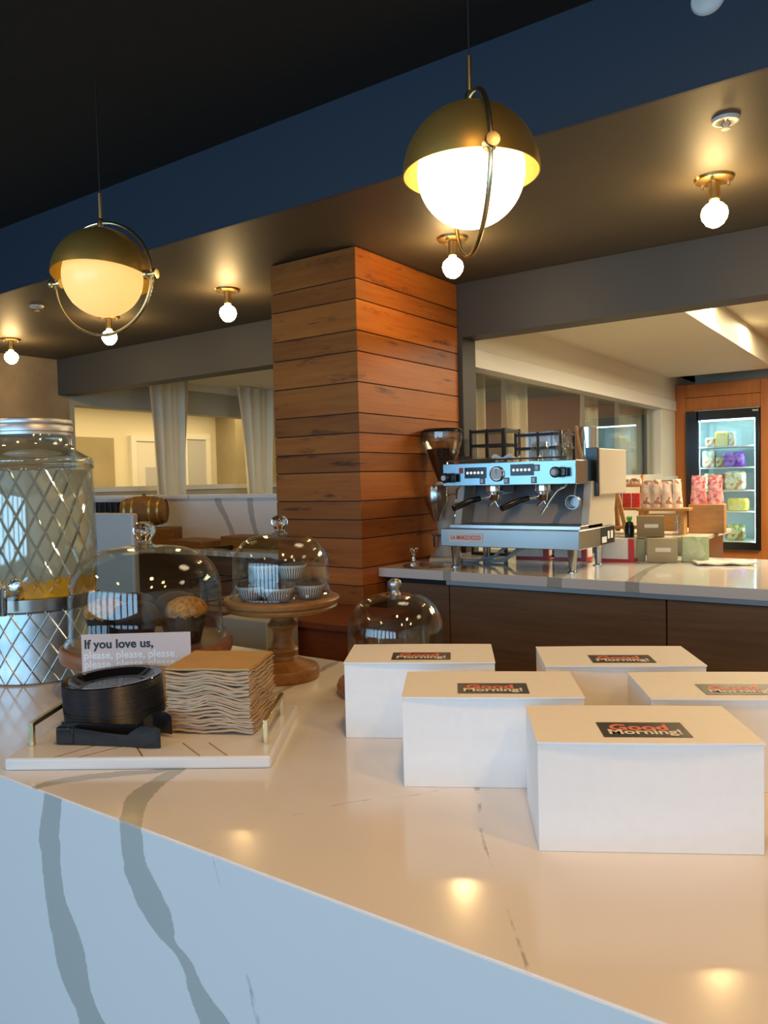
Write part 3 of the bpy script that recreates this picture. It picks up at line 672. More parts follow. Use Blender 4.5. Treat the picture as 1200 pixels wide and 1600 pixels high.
# the large dome with muffins
b2x, b2y = -1.400, 1.078
st = thing('cake_board', 'round wooden cake stand under the large muffin dome', 'cake stand', (b2x, b2y, .9002), 0)
mk('plate_disc', MB().lathe([(0, .072), (.162, .072), (.178, .076), (.181, .084), (.181, .098), (.179, .103), (.175, .1045), (.173, .1035), (0, .1035)], seg=80), 'board_wood', st)
mk('pedestal', MB().lathe([(0, 0), (.085, 0), (.09, .006), (.085, .014), (.05, .022), (.035, .045), (.045, .068), (.06, .0725), (0, .0725)], seg=40), 'board_wood', st)
dome((b2x, b2y, 1.0042), .161, .207, .023, 'large glass dome over dark muffins, right beside the drink jar')
def muffin(loc, first=[None], rz=0., lab=''):
    if first[0] is None:
        t_ = thing('muffin', lab, 'muffin', loc, 0, 'muffins under the large dome')
        mk('liner', MB().lathe([(0, 0), (.027, 0), (.034, .03), (.041, .062), (.039, .062), (.033, .035), (0, .035)], seg=48, wob=lambda i, a, z: 1 + .025 * (i % 2)), 'liner_dark', t_, ang=80)
        mb = MB().lathe([(0, .03), (.036, .05), (.043, .062), (.044, .072), (.036, .086), (.020, .095), (0, .098)], seg=40, wob=lambda i, a, z: 1 + .06 * noise.noise((i * .5, z * 90, 3)))
        mk('crumb_top', mb, 'crumb', t_, ang=80)
        first[0] = t_; return t_
    return dup(first[0], loc, rz, lab)
L_, F_ = Vector((.817, .577, 0)), Vector((-.577, .816, 0))
def at2(a, b_, z, c=(b2x, b2y)): v = Vector((*c, 0)) + L_ * a + F_ * b_; return (v.x, v.y, z)
for a, b_, lab in ((-.080, -.03, 'crumb topped muffin on the left under the large dome'), (.094, -.03, 'golden crumb muffin on the right under the large dome'),):
    muffin(at2(a, b_, 1.006), lab=lab)
def dark_muffin(loc, lab, first=[None]):
    if first[0] is None:
        t_ = thing('chocolate_muffin', lab, 'muffin', loc, 0, 'chocolate muffins under the large dome')
        mk('liner', MB().lathe([(0, 0), (.028, 0), (.035, .03), (.042, .060), (.040, .060), (.033, .035), (0, .035)], seg=48, wob=lambda i, a, z: 1 + .025 * (i % 2)), 'liner_dark', t_, ang=80)
        mk('muffin_top', MB().lathe([(0, .03), (.038, .05), (.046, .062), (.046, .072), (.038, .086), (.020, .094), (0, .096)], seg=40, wob=lambda i, a, z: 1 + .05 * noise.noise((i * .5, z * 90, 8))), 'muffin', t_, ang=80)
        first[0] = t_; return t_
    return dup(first[0], loc, label=lab)
dark_muffin(at2(0, -.075, 1.006), 'dark chocolate muffin between the two crumb muffins')
dark_muffin(at2(-.048, .062, 1.006), 'dark chocolate muffin behind the left crumb muffin')
dark_muffin(at2(.048, .062, 1.006), 'dark chocolate muffin behind the right crumb muffin')
# the pedestal stand with cupcakes
sx_, sy_ = -1.205, 1.296
st = thing('cake_stand', 'tall turned wooden cake stand holding the cupcakes', 'cake stand', (sx_, sy_, .9002), 0)
mk('plate_disc', MB().lathe([(0, .150), (.055, .150), (.110, .154), (.122, .158), (.126, .164), (.123, .168), (.129, .172), (.131, .180), (.128, .184), (.116, .186), (.114, .182), (0, .182)], seg=80), 'stand_wood', st)
mk('pedestal', MB().lathe([(0, 0), (.078, 0), (.081, .004), (.081, .022), (.078, .027), (.060, .033), (.045, .040), (.033, .045), (.030, .052), (.033, .060), (.035, .064), (.033, .069), (.027, .073), (.021, .090), (.022, .105), (.027, .114), (.034, .118), (.035, .123), (.030, .127), (.026, .132), (.027, .148), (.040, .151), (0, .151)], seg=56), 'stand_wood', st)
dome((sx_, sy_, 1.0822), .108, .145, .018, 'glass dome over chocolate cupcakes on the tall wooden stand')
def cupcake(loc, lab, rot=(0, 0, 0), first=[None]):
    if first[0] is None:
        t_ = thing('cupcake', lab, 'cupcake', loc, 0, 'chocolate cupcakes under the dome')
        mk('paper_liner', MB().lathe([(0, 0), (.0235, 0), (.0265, .012), (.0345, .030), (.0335, .030), (.0255, .013), (0, .004)], seg=64, wob=lambda i, a, z: 1 + .035 * (i % 2)), 'liner_white', t_, ang=80)
        mk('cake', MB().lathe([(0, .003), (.024, .010), (.0315, .028), (.0325, .032), (.027, .040), (.014, .045), (0, .046)], seg=32, wob=lambda i, a, z: 1 + .05 * noise.noise((i * .6, z * 90, 5))), 'cupcake', t_, ang=80)
        first[0] = t_; t_.rotation_euler = rot; return t_
    return dup(first[0], loc, rot=rot, label=lab)
cc = (sx_, sy_)
for a, b_, z, lab in ((-.063, -.028, 1.084, 'chocolate cupcake at the front left of the lower layer'), (.002, -.062, 1.084, 'chocolate cupcake at the front centre of the lower layer'),
                      (.066, -.022, 1.084, 'chocolate cupcake at the front right of the lower layer'), (-.036, .048, 1.084, 'chocolate cupcake at the back left of the lower layer'),
                      (.036, .050, 1.084, 'chocolate cupcake at the back right of the lower layer'),
                      (-.034, -.014, 1.129, 'chocolate cupcake on the left of the upper layer'), (.026, -.022, 1.129, 'chocolate cupcake on the right of the upper layer')):
    cupcake(at2(a, b_, z, cc), lab)
# the empty dome behind the boxes
ex, ey = -.917, 1.33
st = thing('cake_board', 'small round wooden board under the empty glass dome', 'cake board', (ex, ey, .9002), 0)
mk('disc', MB().lathe([(0, 0), (.108, 0), (.122, .006), (.126, .016), (.122, .026), (.114, .029), (0, .029)], seg=72), 'board_wood', st)
dome((ex, ey, .9297), .101, .176, .0135, 'empty glass dome behind the leftmost pastry box', knob='steel_brushed')

# ---------------------------------------------------------------- drink dispenser
dx_, dy_ = -1.756, 1.04
ds = thing('drink_dispenser', 'large glass drink jar with lemonade on a galvanised base', 'drink dispenser', (dx_, dy_, .9002), R(10))
RJ = .136
mk('metal_base', MB().lathe([(0, 0), (RJ - .004, 0), (RJ, .004), (RJ, .160), (RJ - .003, .163), (0, .163)], seg=96), 'galvanised', ds)
mk('rim_band', MB().lathe([(RJ - .004, .163), (RJ + .001, .165), (RJ + .001, .192), (RJ - .003, .194), (RJ - .008, .192), (RJ - .008, .163)], seg=96), 'band_metal', ds)
jp = [(0, .182), (RJ - .014, .182), (RJ - .008, .190), (RJ - .003, .22), (RJ, .30), (RJ, .40), (RJ - .004, .485), (RJ - .001, .488), (RJ + .001, .492), (RJ - .003, .497), (RJ, .502), (RJ - .001, .508), (RJ - .006, .512), (RJ - .020, .520), (RJ - .040, .532), (RJ - .047, .545), (RJ - .049, .575)]
inn = [(max(0, r - .004), z + (.004 if z < .2 else 0)) for r, z in jp[::-1]]
mk('glass_jar', MB().lathe(jp + inn, seg=96), 'jar_glass', ds, ang=60)
mk('lemonade', MB().lathe([(0, .188), (RJ - .020, .188), (RJ - .009, .22), (RJ - .006, .30), (RJ - .006, .40), (RJ - .010, .482), (0, .482)], seg=64), 'lemonade', ds)
for k in range(11):
    a = -2.9 + k * .36; z = .205 + .006 * (k % 3); rr = RJ - .009
    M3 = Matrix.Rotation(a, 3, 'Z') @ Matrix.Rotation(R(90), 3, 'Y')
    c = Vector((rr * math.cos(a), rr * math.sin(a), z))
    mk('lemon_slice', MB().lathe([(0, -.002), (.027, -.002), (.0275, 0), (.027, .002), (0, .002)], c, 24, M3), 'lemon', ds)
rl = RJ - .045
mk('lid', MB().lathe([(0, .604), (rl - .010, .604), (rl - .002, .602), (rl, .598), (rl, .592), (rl - .002, .589), (rl, .586), (rl, .574), (rl - .003, .572), (rl - .003, .566), (0, .566)], seg=80), 'zinc', ds)
# spigot on the side facing the customer
M3 = Matrix.Rotation(R(-65), 3, 'Z')
def sp(x, y, z): return Vector((0, 0, 0)) + M3 @ Vector((x, y, z))
mk('spigot', MB().cyl(sp(RJ - .01, 0, .212), sp(RJ + .045, 0, .212), .011).cyl(sp(RJ + .038, 0, .225), sp(RJ + .038, 0, .165), .0105, .008).lathe([(0, 0), (.02, 0), (.02, .006), (0, .006)], sp(RJ - .002, 0, .212), 24, M3 @ Matrix.Rotation(R(90), 3, 'Y')), 'chrome', ds)
mk('spigot_handle', MB().sphere(sp(RJ + .04, .024, .232), .0165, 24, 12), 'glass_solid', ds)

# ---------------------------------------------------------------- back counter with dark drawer fronts
bc = thing('back_counter', 'white quartz service counter on dark walnut cabinets', 'counter')
mk('worktop', MB().box(-2.155, 2.2, 2.992, 4.02, .888, .93), 'quartz_back', bc, bev=.002)
mk('rail', MB().box(-1.80, 2.2, 3.02, 3.035, .866, .887), 'steel_brushed', bc)
for a, b_ in ((-2.14, -1.797), (-1.791, -.838), (-.832, .10), (.106, 1.05), (1.056, 2.1)):
    mk('drawer_front', MB().box(a, b_, 3.035, 3.055, .10, .862), 'walnut', bc, bev=.0015)
mk('carcass', MB().box(-2.15, 2.18, 3.056, 4.0, 0, .887), 'black_matte', bc)
lc = thing('side_counter', 'small white topped counter against the veined backsplash', 'counter')
mk('worktop', MB().box(-5.98, -2.69, 3.33, 3.784, .898, .93), 'quartz_plain', lc, bev=.002)
mk('cabinet', MB().box(-5.96, -2.69, 3.36, 3.78, 0, .898), 'walnut', lc)
wc = tag(mk('white_cabinet', MB().box(-4.5, -3.50, 2.62, 2.66, 0, 1.198), 'appliance_white', bev=.012), 'tall plain white panel standing behind the drink jar', 'panel')
gb = tag(mk('grey_cabinet', MB().box(-2.44, -2.17, 2.24, 2.43, 0, .79), 'sage_paint', bev=.004), 'low greyish green cabinet directly behind the stem of the tall cake stand', 'cabinet')

# ---------------------------------------------------------------- espresso machine
em = thing('espresso_machine', 'stainless steel two group espresso machine with cream side panels', 'espresso machine', (-1.89, 3.13, .93), 0)
for x, y, in ((.05, .05), (.625, .05), (.05, .36), (.625, .36)):
    mk('foot', MB().lathe([(0, 0), (.024, 0), (.024, .004), (.014, .008), (.022, .10), (0, .10)], (x, y, 0), 24), 'steel', em)
base = mk('drip_tray', MB().box(0, .675, 0, .45, .10, .182), 'steel_tray', em, bev=.003)
mk('tray_lip', MB().box(.03, .67, .03, .30, .182, .200), 'steel', em, bev=.002)
bd = mk('badge', MB().box(.045, .222, -.0025, 0, .120, .163), 'ink_white', base)
text('lettering', 'LA MARZOCCO', .0255, 'ink_red', bd, face_M((.1335, -.003, .1415), (1, 0, 0), (0, 0, 1)), bold=.0009, ext=.0004, sx=.86, align='CENTER')
mk('rating_plate', MB().box(.675, .6765, .26, .43, .105, .180), 'black_matte', base)
mk('rating_label', MB().box(.6765, .677, .27, .33, .110, .137).box(.6765, .677, .345, .37, .125, .160).box(.6765, .677, .385, .415, .125, .160), 'ink_white', base)
mk('splash_panel', MB().add([(.05, .20, .2), (.64, .20, .2), (.64, .26, .39), (.05, .26, .39), (.05, .22, .2), (.64, .22, .2), (.64, .28, .39), (.05, .28, .39)], [(0, 1, 2, 3), (4, 7, 6, 5), (0, 4, 5, 1), (1, 5, 6, 2), (2, 6, 7, 3), (3, 7, 4, 0)]), 'steel_brushed', em)
for x0, x1 in ((.004, .04), (.635, .670)):
    pf = [(.12, .184), (.44, .184), (.50, .39), (.17, .39)]
    mk('side_panel', MB().add([(x, y, z) for x in (x0, x1) for y, z in pf], [(3, 2, 1, 0), (4, 5, 6, 7), (0, 1, 5, 4), (1, 2, 6, 5), (2, 3, 7, 6), (3, 0, 4, 7)]), 'cream_enamel', em, bev=.002)
cp = mk('control_panel', MB().box(.018, .665, 0, .14, .379, .482), 'steel_panel', em, bev=.003)
mk('boiler_housing', MB().box(.03, .65, .14, .56, .385, .485), 'steel_brushed', em, bev=.003)
for x0, x1, y0, y1 in ((.135, .245, .405, .462), (.365, .475, .412, .470)):
    dsp = mk('keypad', MB().box(x0, x1, -.003, 0, y0 + .008, y1), 'black_plastic', cp)
    mb = MB()
    for k in range(5): mb.cyl((x0 + .016 + k * .0185, -.0045, (y0 + y1) / 2 + .004), (x0 + .016 + k * .0185, -.003, (y0 + y1) / 2 + .004), .0065, seg=12)
    mk('key_light', mb, 'display_lit', dsp)
for x, z in ((.225, .400), (.345, .399), (.475, .400), (.490, .452)):
    bt = mk('button', MB().box(x - .012, x + .012, -.004, 0, z - .014, z + .014), 'black_plastic', cp)
    mk('button_cap', MB().box(x - .007, x + .007, -.006, -.004, z - .009, z + .009), 'white_plastic', bt)
mk('power_switch', MB().box(.108, .124, -.006, 0, .437, .462), 'red_plastic', cp)
RX = Matrix.Rotation(R(90), 3, 'X')
gz = mk('gauge', MB().lathe([(0, 0), (.033, 0), (.034, .010), (.029, .013), (.028, .010), (0, .010)], (.300, 0, .430), 32, RX), 'chrome', cp)
mk('gauge_dial', MB().cyl((.300, -.0105, .430), (.300, -.012, .430), .027, seg=28), 'white_plastic', gz)
mk('needle', MB().box(.299, .301, -.014, -.012, .430, .452), 'black_plastic', gz)
for x, z in ((.055, .417), (.590, .431)):
    kn = mk('steam_knob', MB().cyl((x, 0, z), (x, -.05, z), .022, .024).box(x - .012, x + .045, -.035, -.015, z - .020, z + .020), 'black_plastic', cp, bev=.006)
    mk('knob_cap', MB().cyl((x - .004, -.05, z), (x - .004, -.053, z), .012), 'white_plastic', kn)
for gx in (.235, .475):
    gh = mk('group_head', MB().cyl((gx, .10, .385), (gx, .10, .350), .040, .042).cyl((gx, .10, .350), (gx, .10, .335), .035, .034).box(gx - .03, gx + .03, .10, .24, .34, .384), 'chrome', em, bev=.002)
    pf_ = mk('portafilter', MB().cyl((gx, .10, .335), (gx, .10, .310), .034, .030).cyl((gx, .10, .31), (gx - .018, .075, .285), .007, .005).cyl((gx, .10, .31), (gx + .018, .10, .280), .007, .005).cyl((gx - .02, .08, .325), (gx - .048, .03, .318), .008), 'chrome', em)
    mk('handle', MB().tube([(gx - .045, .035, .320), (gx - .07, -.01, .310), (gx - .10, -.06, .290), (gx - .115, -.085, .280)], [.013, .013, .015, .014], 14), 'black_plastic', pf_)
mk('steam_wand', MB().tube([(.60, .06, .38), (.60, .03, .368), (.575, .01, .355), (.555, -.01, .32), (.53, -.03, .27), (.520, -.035, .250)], .0052, 10), 'chrome', em)
mk('steam_wand', MB().tube([(.075, .06, .38), (.075, .03, .36), (.080, .01, .32), (.078, .0, .24)], .005, 10), 'chrome', em)
mk('hanging_basket', MB().lathe([(.028, -.012), (.031, -.012), (.031, .012), (.028, .012)], (.615, .09, .300), 32, RX).cyl((.615, .10, .33), (.615, .12, .38), .006).lathe([(0, 0), (.027, 0), (.027, .02), (.025, .02), (.022, .004), (0, .004)], (.615, .118, .300), 24, RX), 'steel_brushed', em)
wg = mk('end_wing', MB().box(.635, .690, .215, .575, .328, .533), 'cream_enamel', em, bev=.004)
mk('wing_bracket', MB().box(.632, .688, .195, .213, .322, .536), 'black_plastic', wg, bev=.002)
mk('wing_bracket', MB().box(.0, .03, .195, .25, .47, .525), 'black_plastic', em, bev=.002)
mk('cup_rail', MB().tube([(.03, .02, .482), (.03, .02, .495), (.62, .02, .495), (.62, .02, .482)], .004, 8), 'steel', em)
mk('cables', MB().tube([(.30, .30, .10), (.20, .28, .08), (.14, .26, .03), (.05, .24, .008), (-.03, .24, .008)], .008, 8).tube([(.32, .34, .10), (.24, .31, .06), (.19, .27, .012), (.08, .27, .008)], .009, 8), 'marble_tag', em)
# things on top of the machine
ZT = .93 + .486
def tumbler(x, y, z, r, h, label, flip=False, name='drinking_glass'):
    pr = [(0, 0), (r * .72, 0), (r * .78, .004), (r, h), (r - .002, h), (r * .74, .010), (0, .009)]
    if flip: pr = [(a, h - z_) for a, z_ in pr][::-1]
    return tag(mk(name, MB().lathe(pr, seg=32), 'cup_glass', loc=(x, y, z)), label, 'glass', 'glasses on the espresso machine')
tumbler(-1.455, 3.29, ZT, .047, .085, 'wide upside down glass on the espresso machine, nearest its middle', True)
tumbler(-1.405, 3.42, ZT, .037, .07, 'small glass on the machine, just right of the wide glass')
tumbler(-1.405, 3.42, ZT + .071, .037, .07, 'upper glass of the small stacked pair on the machine')
tumbler(-1.345, 3.31, ZT, .035, .075, 'small glass on the machine beside the steel tumblers')
tag(mk('steel_tumbler', MB().lathe([(0, 0), (.032, 0), (.040, .15), (.042, .152), (.040, .153), (.036, .02), (0, .02)], seg=36), 'chrome', loc=(-1.307, 3.49, ZT)), 'tall shiny steel tumbler standing at the end of the machine top', 'tumbler')
tag(mk('wooden_stick', MB().cyl((0, 0, 0), (-.03, .02, .155), .008, .006, 10), 'crate_wood', loc=(-1.305, 3.40, ZT)), 'brown wooden stick leaning by the steel tumbler', 'stick')
tag(mk('folded_cloth', MB().sheet(lambda u, v: ((u - .5) * .10, (v - .5) * .09, .022 + .008 * math.sin(u * 9 + v * 4) + .004 * math.cos(v * 13)), 20, 14, (0, 0, .018)), 'white_plastic', loc=(-1.60, 3.24, ZT + .001)), 'crumpled white cloth on top of the espresso machine', 'cloth')
tag(mk('dark_tray', MB().lathe([(0, 0), (.07, 0), (.082, .018), (.080, .018), (.069, .004), (0, .004)], seg=32), 'steel_brushed', loc=(-1.735, 3.27, ZT + .001)), 'shallow dark dish on the left of the machine top', 'dish')

# ---------------------------------------------------------------- coffee grinder, tamper
gr = thing('coffee_grinder', 'cream coffee grinder with a bean hopper beside the wooden column', 'coffee grinder', (-2.045, 3.42, .93), R(30))
mk('grinder_base', MB().box(-.075, .085, -.13, .12, 0, .022), 'cream_enamel', gr, bev=.008)
mk('grinder_body', MB().lathe([(0, .02), (.075, .02), (.060, .06), (.050, .12), (.052, .20), (.064, .27), (.068, .36), (.050, .40), (0, .40)], (.015, .03, 0), 40), 'cream_enamel', gr)
mk('doser', MB().lathe([(0, .205), (.015, .205), (.024, .225), (.055, .295), (.057, .300), (.057, .378), (.053, .385), (0, .385)], (-.035, -.095, 0), 40), 'steel', gr)
mk('doser_lever', MB().tube([(.02, -.10, .33), (.06, -.12, .34), (.075, -.13, .26)], .005, 8), 'chrome', gr)
mk('portafilter_fork', MB().box(-.06, -.01, -.13, -.04, .13, .138).box(-.055, -.045, -.045, -.02, .07, .14), 'black_plastic', gr)
hp = mk('bean_hopper', MB().lathe([(.028, .40), (.040, .43), (.098, .595), (.103, .625), (.102, .655), (.100, .655), (.100, .625), (.095, .596), (.037, .43), (.026, .40)], (0, .02, 0), 48), 'cup_glass', gr)
mk('coffee_beans', MB().lathe([(0, .402), (.025, .402), (.036, .432), (.082, .565), (.04, .572), (0, .57)], (0, .02, 0), 40), 'beans', hp)
mk('hopper_lid', MB().lathe([(0, .650), (.104, .650), (.107, .660), (.098, .668), (0, .672)], (0, .02, 0), 48), 'black_plastic', hp)
tmp_ = tag(mk('tamper', MB().lathe([(0, 0), (.028, 0), (.029, .010), (.012, .018), (.008, .03), (.010, .05), (.018, .066), (.026, .074), (.026, .080), (0, .082)], seg=32), 'chrome', loc=(-2.045, 3.13, .938)), 'silver tamper standing by the left end of the service counter', 'tamper')
tag(mk('tamping_mat', MB().lathe([(0, 0), (.095, 0), (.10, .004), (.095, .0075), (0, .0075)], seg=48), 'steel', loc=(-1.985, 3.125, .9302)).__class__ and bpy.data.objects['tamping_mat'], 'round metal mat below the silver tamper', 'mat')

# ---------------------------------------------------------------- black framed display cases and boxes behind the machine
def lantern(x0, x1, y0, y1, z0, z1, label, mid=1):
    t_ = thing('display_case', label, 'display case', ((x0 + x1) / 2, (y0 + y1) / 2, z0)); a, b_ = (x1 - x0) / 2, (y1 - y0) / 2; h = z1 - z0; e = .006
    mb = MB()
    for sx in (-1, 1):
        for sy in (-1, 1): mb.box(sx * a - e, sx * a + e, sy * b_ - e, sy * b_ + e, 0, h)
        for z in (0, h - .02, h * .86): mb.box(sx * a - e * .7, sx * a + e * .7, -b_, b_, z, z + .014)
    for sy in (-1, 1):
        for z in (0, h - .02, h * .86): mb.box(-a, a, sy * b_ - e * .7, sy * b_ + e * .7, z, z + .014)
        for k in range(mid): xx = -a + 2 * a * (k + 1) / (mid + 1); mb.box(xx - .005, xx + .005, sy * b_ - .005, sy * b_ + .005, 0, h)
    mk('metal_frame', mb, 'black_matte', t_)
    mk('glass_panel', MB().box(-a + .002, a - .002, -b_ + .002, b_ - .002, .016, h - .021), 'pack_film', t_)
    mk('top_rim', MB().box(-a, a, -b_, b_, h - .006, h), 'pack_film', t_)
lantern(-2.045, -1.845, 3.72, 3.90, .9305, 1.605, 'black framed glass case behind the machine, nearer the column')
lantern(-1.80, -1.55, 3.76, 3.94, .9305, 1.575, 'black framed glass case behind the machine, farther from the column')
def coffee_box(x, y, rz, label):
    t_ = thing('carton', label, 'carton', (x, y, .9302), rz, 'white and red cartons under the machine')
    mk('carton_body', MB().box(-.08, .08, -.05, .05, .014, .11), 'box_card', t_, bev=.002)
    mk('red_band', MB().box(-.0802, .0802, -.0502, .0502, 0, .0145).box(.055, .0803, -.0503, -.03, .0145, .11), 'red_plastic', t_)
coffee_box(-1.66, 3.66, R(12), 'white carton with red band under the machine, leftmost')
coffee_box(-1.46, 3.68, R(4), 'white carton with red band under the machine, middle one')
coffee_box(-1.24, 3.70, R(6), 'white carton with red band under the machine, by the right rear foot')

# ---------------------------------------------------------------- goods at the far end of the service counter
def tea(x, y, z, w_, d_, h_, mat, label, lab=True, rz=.3):
    t_ = thing('tea_box', label, 'box', (x, y, z), rz, 'tea boxes on the service counter')
    mk('carton', MB().box(-w_ / 2, w_ / 2, 0, d_, 0, h_), mat, t_, bev=.002)
    if lab: mk('paper_label', MB().box(-w_ * .22, w_ * .28, -.0012, 0, h_ * .45, h_ * .62), 'ink_cream', t_)
CZ = .9305
tea(-1.178, 3.74, CZ, .105, .09, .105, 'tea_green', 'grey green tea box under the brown one', False)
tea(-1.035, 3.70, CZ, .135, .10, .112, 'kraft', 'tan tea box with a pale label, middle of the lower row')
tea(-.905, 3.78, CZ, .115, .09, .118, 'tea_lime', 'light green tea box at the right of the lower row', False)
tea(-1.105, 3.76, CZ + .113, .125, .08, .10, 'tea_brown', 'olive brown tea box lying on top of the other boxes')
tag(mk('clear_jar', MB().lathe([(0, 0), (.022, 0), (.024, .07), (.017, .08), (.015, .10), (.013, .10), (.014, .07), (0, .06)], seg=24), 'cup_glass', loc=(-.985, 3.78, CZ + .113)), 'small clear jar on the tan tea box', 'jar')
bt = thing('green_cap_bottle', 'small dark bottle with a green leafy top beside the tea boxes', 'bottle', (-1.225, 3.82, CZ + .106))
mk('bottle_body', MB().lathe([(0, 0), (.022, 0), (.024, .05), (.016, .075), (0, .078)], seg=24), 'black_plastic', bt)
lf = MB()
for k in range(7):
    a = k * .9; lf.lathe([(0, 0), (.008, .012), (.006, .026), (0, .038)], (.006 * math.cos(a), .006 * math.sin(a), .072), 8, Matrix.Rotation(.5 + .2 * (k % 2), 3, Vector((math.sin(a), -math.cos(a), 0))))
mk('leafy_top', lf, 'leaf', bt)
tb = thing('merchandise_table', 'pale topped side table behind the tea boxes', 'table', (0, 0, 0))
mk('table_top', MB().box(-1.75, -1.02, 4.35, 5.15, .975, 1.0), 'cream_enamel', tb, bev=.003)
mk('table_body', MB().box(-1.70, -1.06, 4.40, 5.1, 0, .975), 'steel_brushed', tb)
# A-shaped rack
rk = thing('wooden_rack', 'slanted wooden display rack beside the espresso machine', 'rack', (-1.60, 4.64, 1.0), R(8))
mk('side_frame', MB().tube([(.139, -.275, .016), (.073, -.20, .26), (.06, -.12, .14), (.06, -.10, .016)], .015, 4), 'crate_wood', rk)
mk('side_frame', MB().tube([(-.03, -.16, 0), (-.03, .02, .26)], .013, 6).tube([(.17, -.02, .0), (.17, .12, .34)], .013, 6).tube([(-.03, .02, .26), (-.03, .10, 0)], .011, 6), 'crate_wood', rk)
mk('shelf', MB().box(-.04, .19, -.09, .04, .135, .15), 'crate_wood', rk, bev=.002)
mk('shelf', MB().box(-.04, .19, .02, .12, .27, .282), 'crate_wood', rk, bev=.002)
mk('shelf', MB().box(-.05, .20, -.17, -.05, .03, .045), 'crate_wood', rk, bev=.002)
ca, sa = math.cos(R(8)), math.sin(R(8))
def rkp(x, y, z): return (-1.60 + x * ca - y * sa, 4.64 + x * sa + y * ca, 1.0 + z)
for k, mt in enumerate(('blue_pack', 'blue_pack', 'red_pack', 'red_pack')):
    c_ = 'blue' if k < 2 else 'red'
    q = tag(mk(c_ + '_packet', MB().box(-.024, .024, -.012, .012, 0, .085), mt, loc=rkp(-.005 + k * .053, -.035, .1505), rot=(0, 0, R(8)), bev=.004),
            f'small {c_} snack packet on the rack, ' + ('at the left end', 'second from the left end', 'second from the right end', 'at the right end')[k], 'packet', 'packets on the rack')
for k in range(3):
    tag(mk('seed_packet', MB().box(-.030, .030, -.02, .02, 0, .04 + .025 * (k == 0)), 'snack_bag', loc=rkp(.015 + k * .062, .07, .2825), rot=(0, 0, R(8)), bev=.006),
        'beige packet on the rack top, ' + ('nearest the machine', 'in the middle', 'farthest from the machine')[k], 'packet', 'beige packets on the rack')
ws = thing('wooden_riser', 'light wooden riser carrying the snack bags', 'riser', (-1.245, 4.55, 1.0005), R(6))
mk('riser_top', MB().box(-.155, .13, -.07, .08, .135, .15), 'crate_wood', ws, bev=.002)
mk('riser_leg', MB().box(-.13, -.11, -.06, .07, 0, .135), 'crate_wood', ws); mk('riser_leg', MB().box(.07, .10, -.06, .07, 0, .135), 'crate_wood', ws)
mk('carved_sign', MB().box(-.11, .07, -.055, -.045, .02, .12), 'crate_wood', ws)
cr = tag(mk('wooden_crate', MB().box(-.09, .10, -.05, .07, 0, .165), 'crate_wood', loc=(-1.07, 4.72, 1.0005), rot=(0, 0, R(6)), bev=.003), 'small wooden crate under the pink bags', 'crate')
def bag(loc, w_, h_, mat, label, name, group, rz=0):
    def f(u, v):
        p = math.sin(PI * u) ** .5 * (1 - v) ** .6
        return ((u - .5) * w_ * (1 - .22 * v * v + .05 * math.sin(v * 9)), -.026 * p, v * h_)
    mb = MB().sheet(f, 10, 10); mb.sheet(lambda u, v: (f(u, v)[0], -f(u, v)[1] + .002, f(u, v)[2]), 10, 10)
    return tag(mk(name, mb, mat, loc=loc, rot=(0, 0, rz), ang=80), label, 'bag', group)
for k, (x, y) in enumerate(((-1.355, 4.55), (-1.30, 4.56), (-1.245, 4.57), (-1.20, 4.60))):
    bag((x, y, 1.151), .07, .15 + .012 * (k % 2), 'snack_bag', 'pale standing snack bag on the riser, ' + ('nearest the rack', 'second from the rack', 'third from the rack', 'beside the pink bags')[k], 'snack_bag', 'pale snack bags on the riser', R(20 + 12 * k))
for k, x in enumerate((-1.115, -1.025)):
    bag((x, 4.735, 1.166), .088, .165, 'pink_bag', ('pink patterned bag on the crate, nearer the snack bags', 'pink patterned bag on the crate, nearer the fridge')[k], 'pink_bag', 'pink bags on the crate', R(25))
tag(mk('plastic_pouch', MB().sheet(lambda u, v: ((u - .5) * .25, (v - .5) * .13, .009 + .003 * math.sin(u * 14 + v * 3) + .002 * math.sin(v * 17)), 24, 14, (0, 0, .007)), 'ink_cream', loc=(-.775, 3.74, .9335), rot=(0, 0, R(25))),
    'flat pale paper packets lying on the service counter below the fridge', 'packet')

# ---------------------------------------------------------------- fridge wall
fw = thing('wooden_fridge_surround', 'tall orange wooden panelling around the glass door fridge', 'cabinet')
FY = 8.2
mk('stile', MB().box(-2.148, -2.046, FY - .01, 8.9, 0, 2.235), 'fridge_wood', fw, bev=.002)
mk('stile', MB().box(-1.36, -1.22, FY - .01, 8.9, 0, 2.235), 'fridge_wood', fw, bev=.002)
mk('top_panel', MB().box(-2.046, -1.36, FY, 8.9, 1.965, 2.10), 'fridge_wood', fw, bev=.003)
mk('top_panel', MB().box(-2.046, -1.36, FY, 8.9, 2.104, 2.235), 'fridge_wood', fw, bev=.003)
mk('kick_panel', MB().box(-2.046, -1.36, FY, 8.9, .50, .585).box(-2.046, -1.36, FY, 8.9, .30, .49), 'fridge_wood', fw, bev=.003)
for x in (-1.22, -.42, .38): mk('tall_door', MB().box(x, x + .795, FY, 8.9, 0, 2.235), 'fridge_wood', fw, bev=.004)
fg = thing('display_fridge', 'black framed glass door fridge with lit shelves set in wooden panelling', 'fridge', (-1.7025, FY, 0))
X0, X1, Z0, Z1 = -.335, .3375, .59, 1.96
ix0, ix1, iz0, iz1 = -.235, .300, .665, 1.868
mk('door_frame', MB().box(X0, ix0 + .02, -.05, 0, Z0, Z1).box(ix1 - .0, X1, -.05, 0, Z0, Z1).box(ix0, ix1, -.05, 0, Z0, iz0).box(ix0, ix1, -.05, 0, iz1, Z1), 'black_plastic', fg, bev=.003)
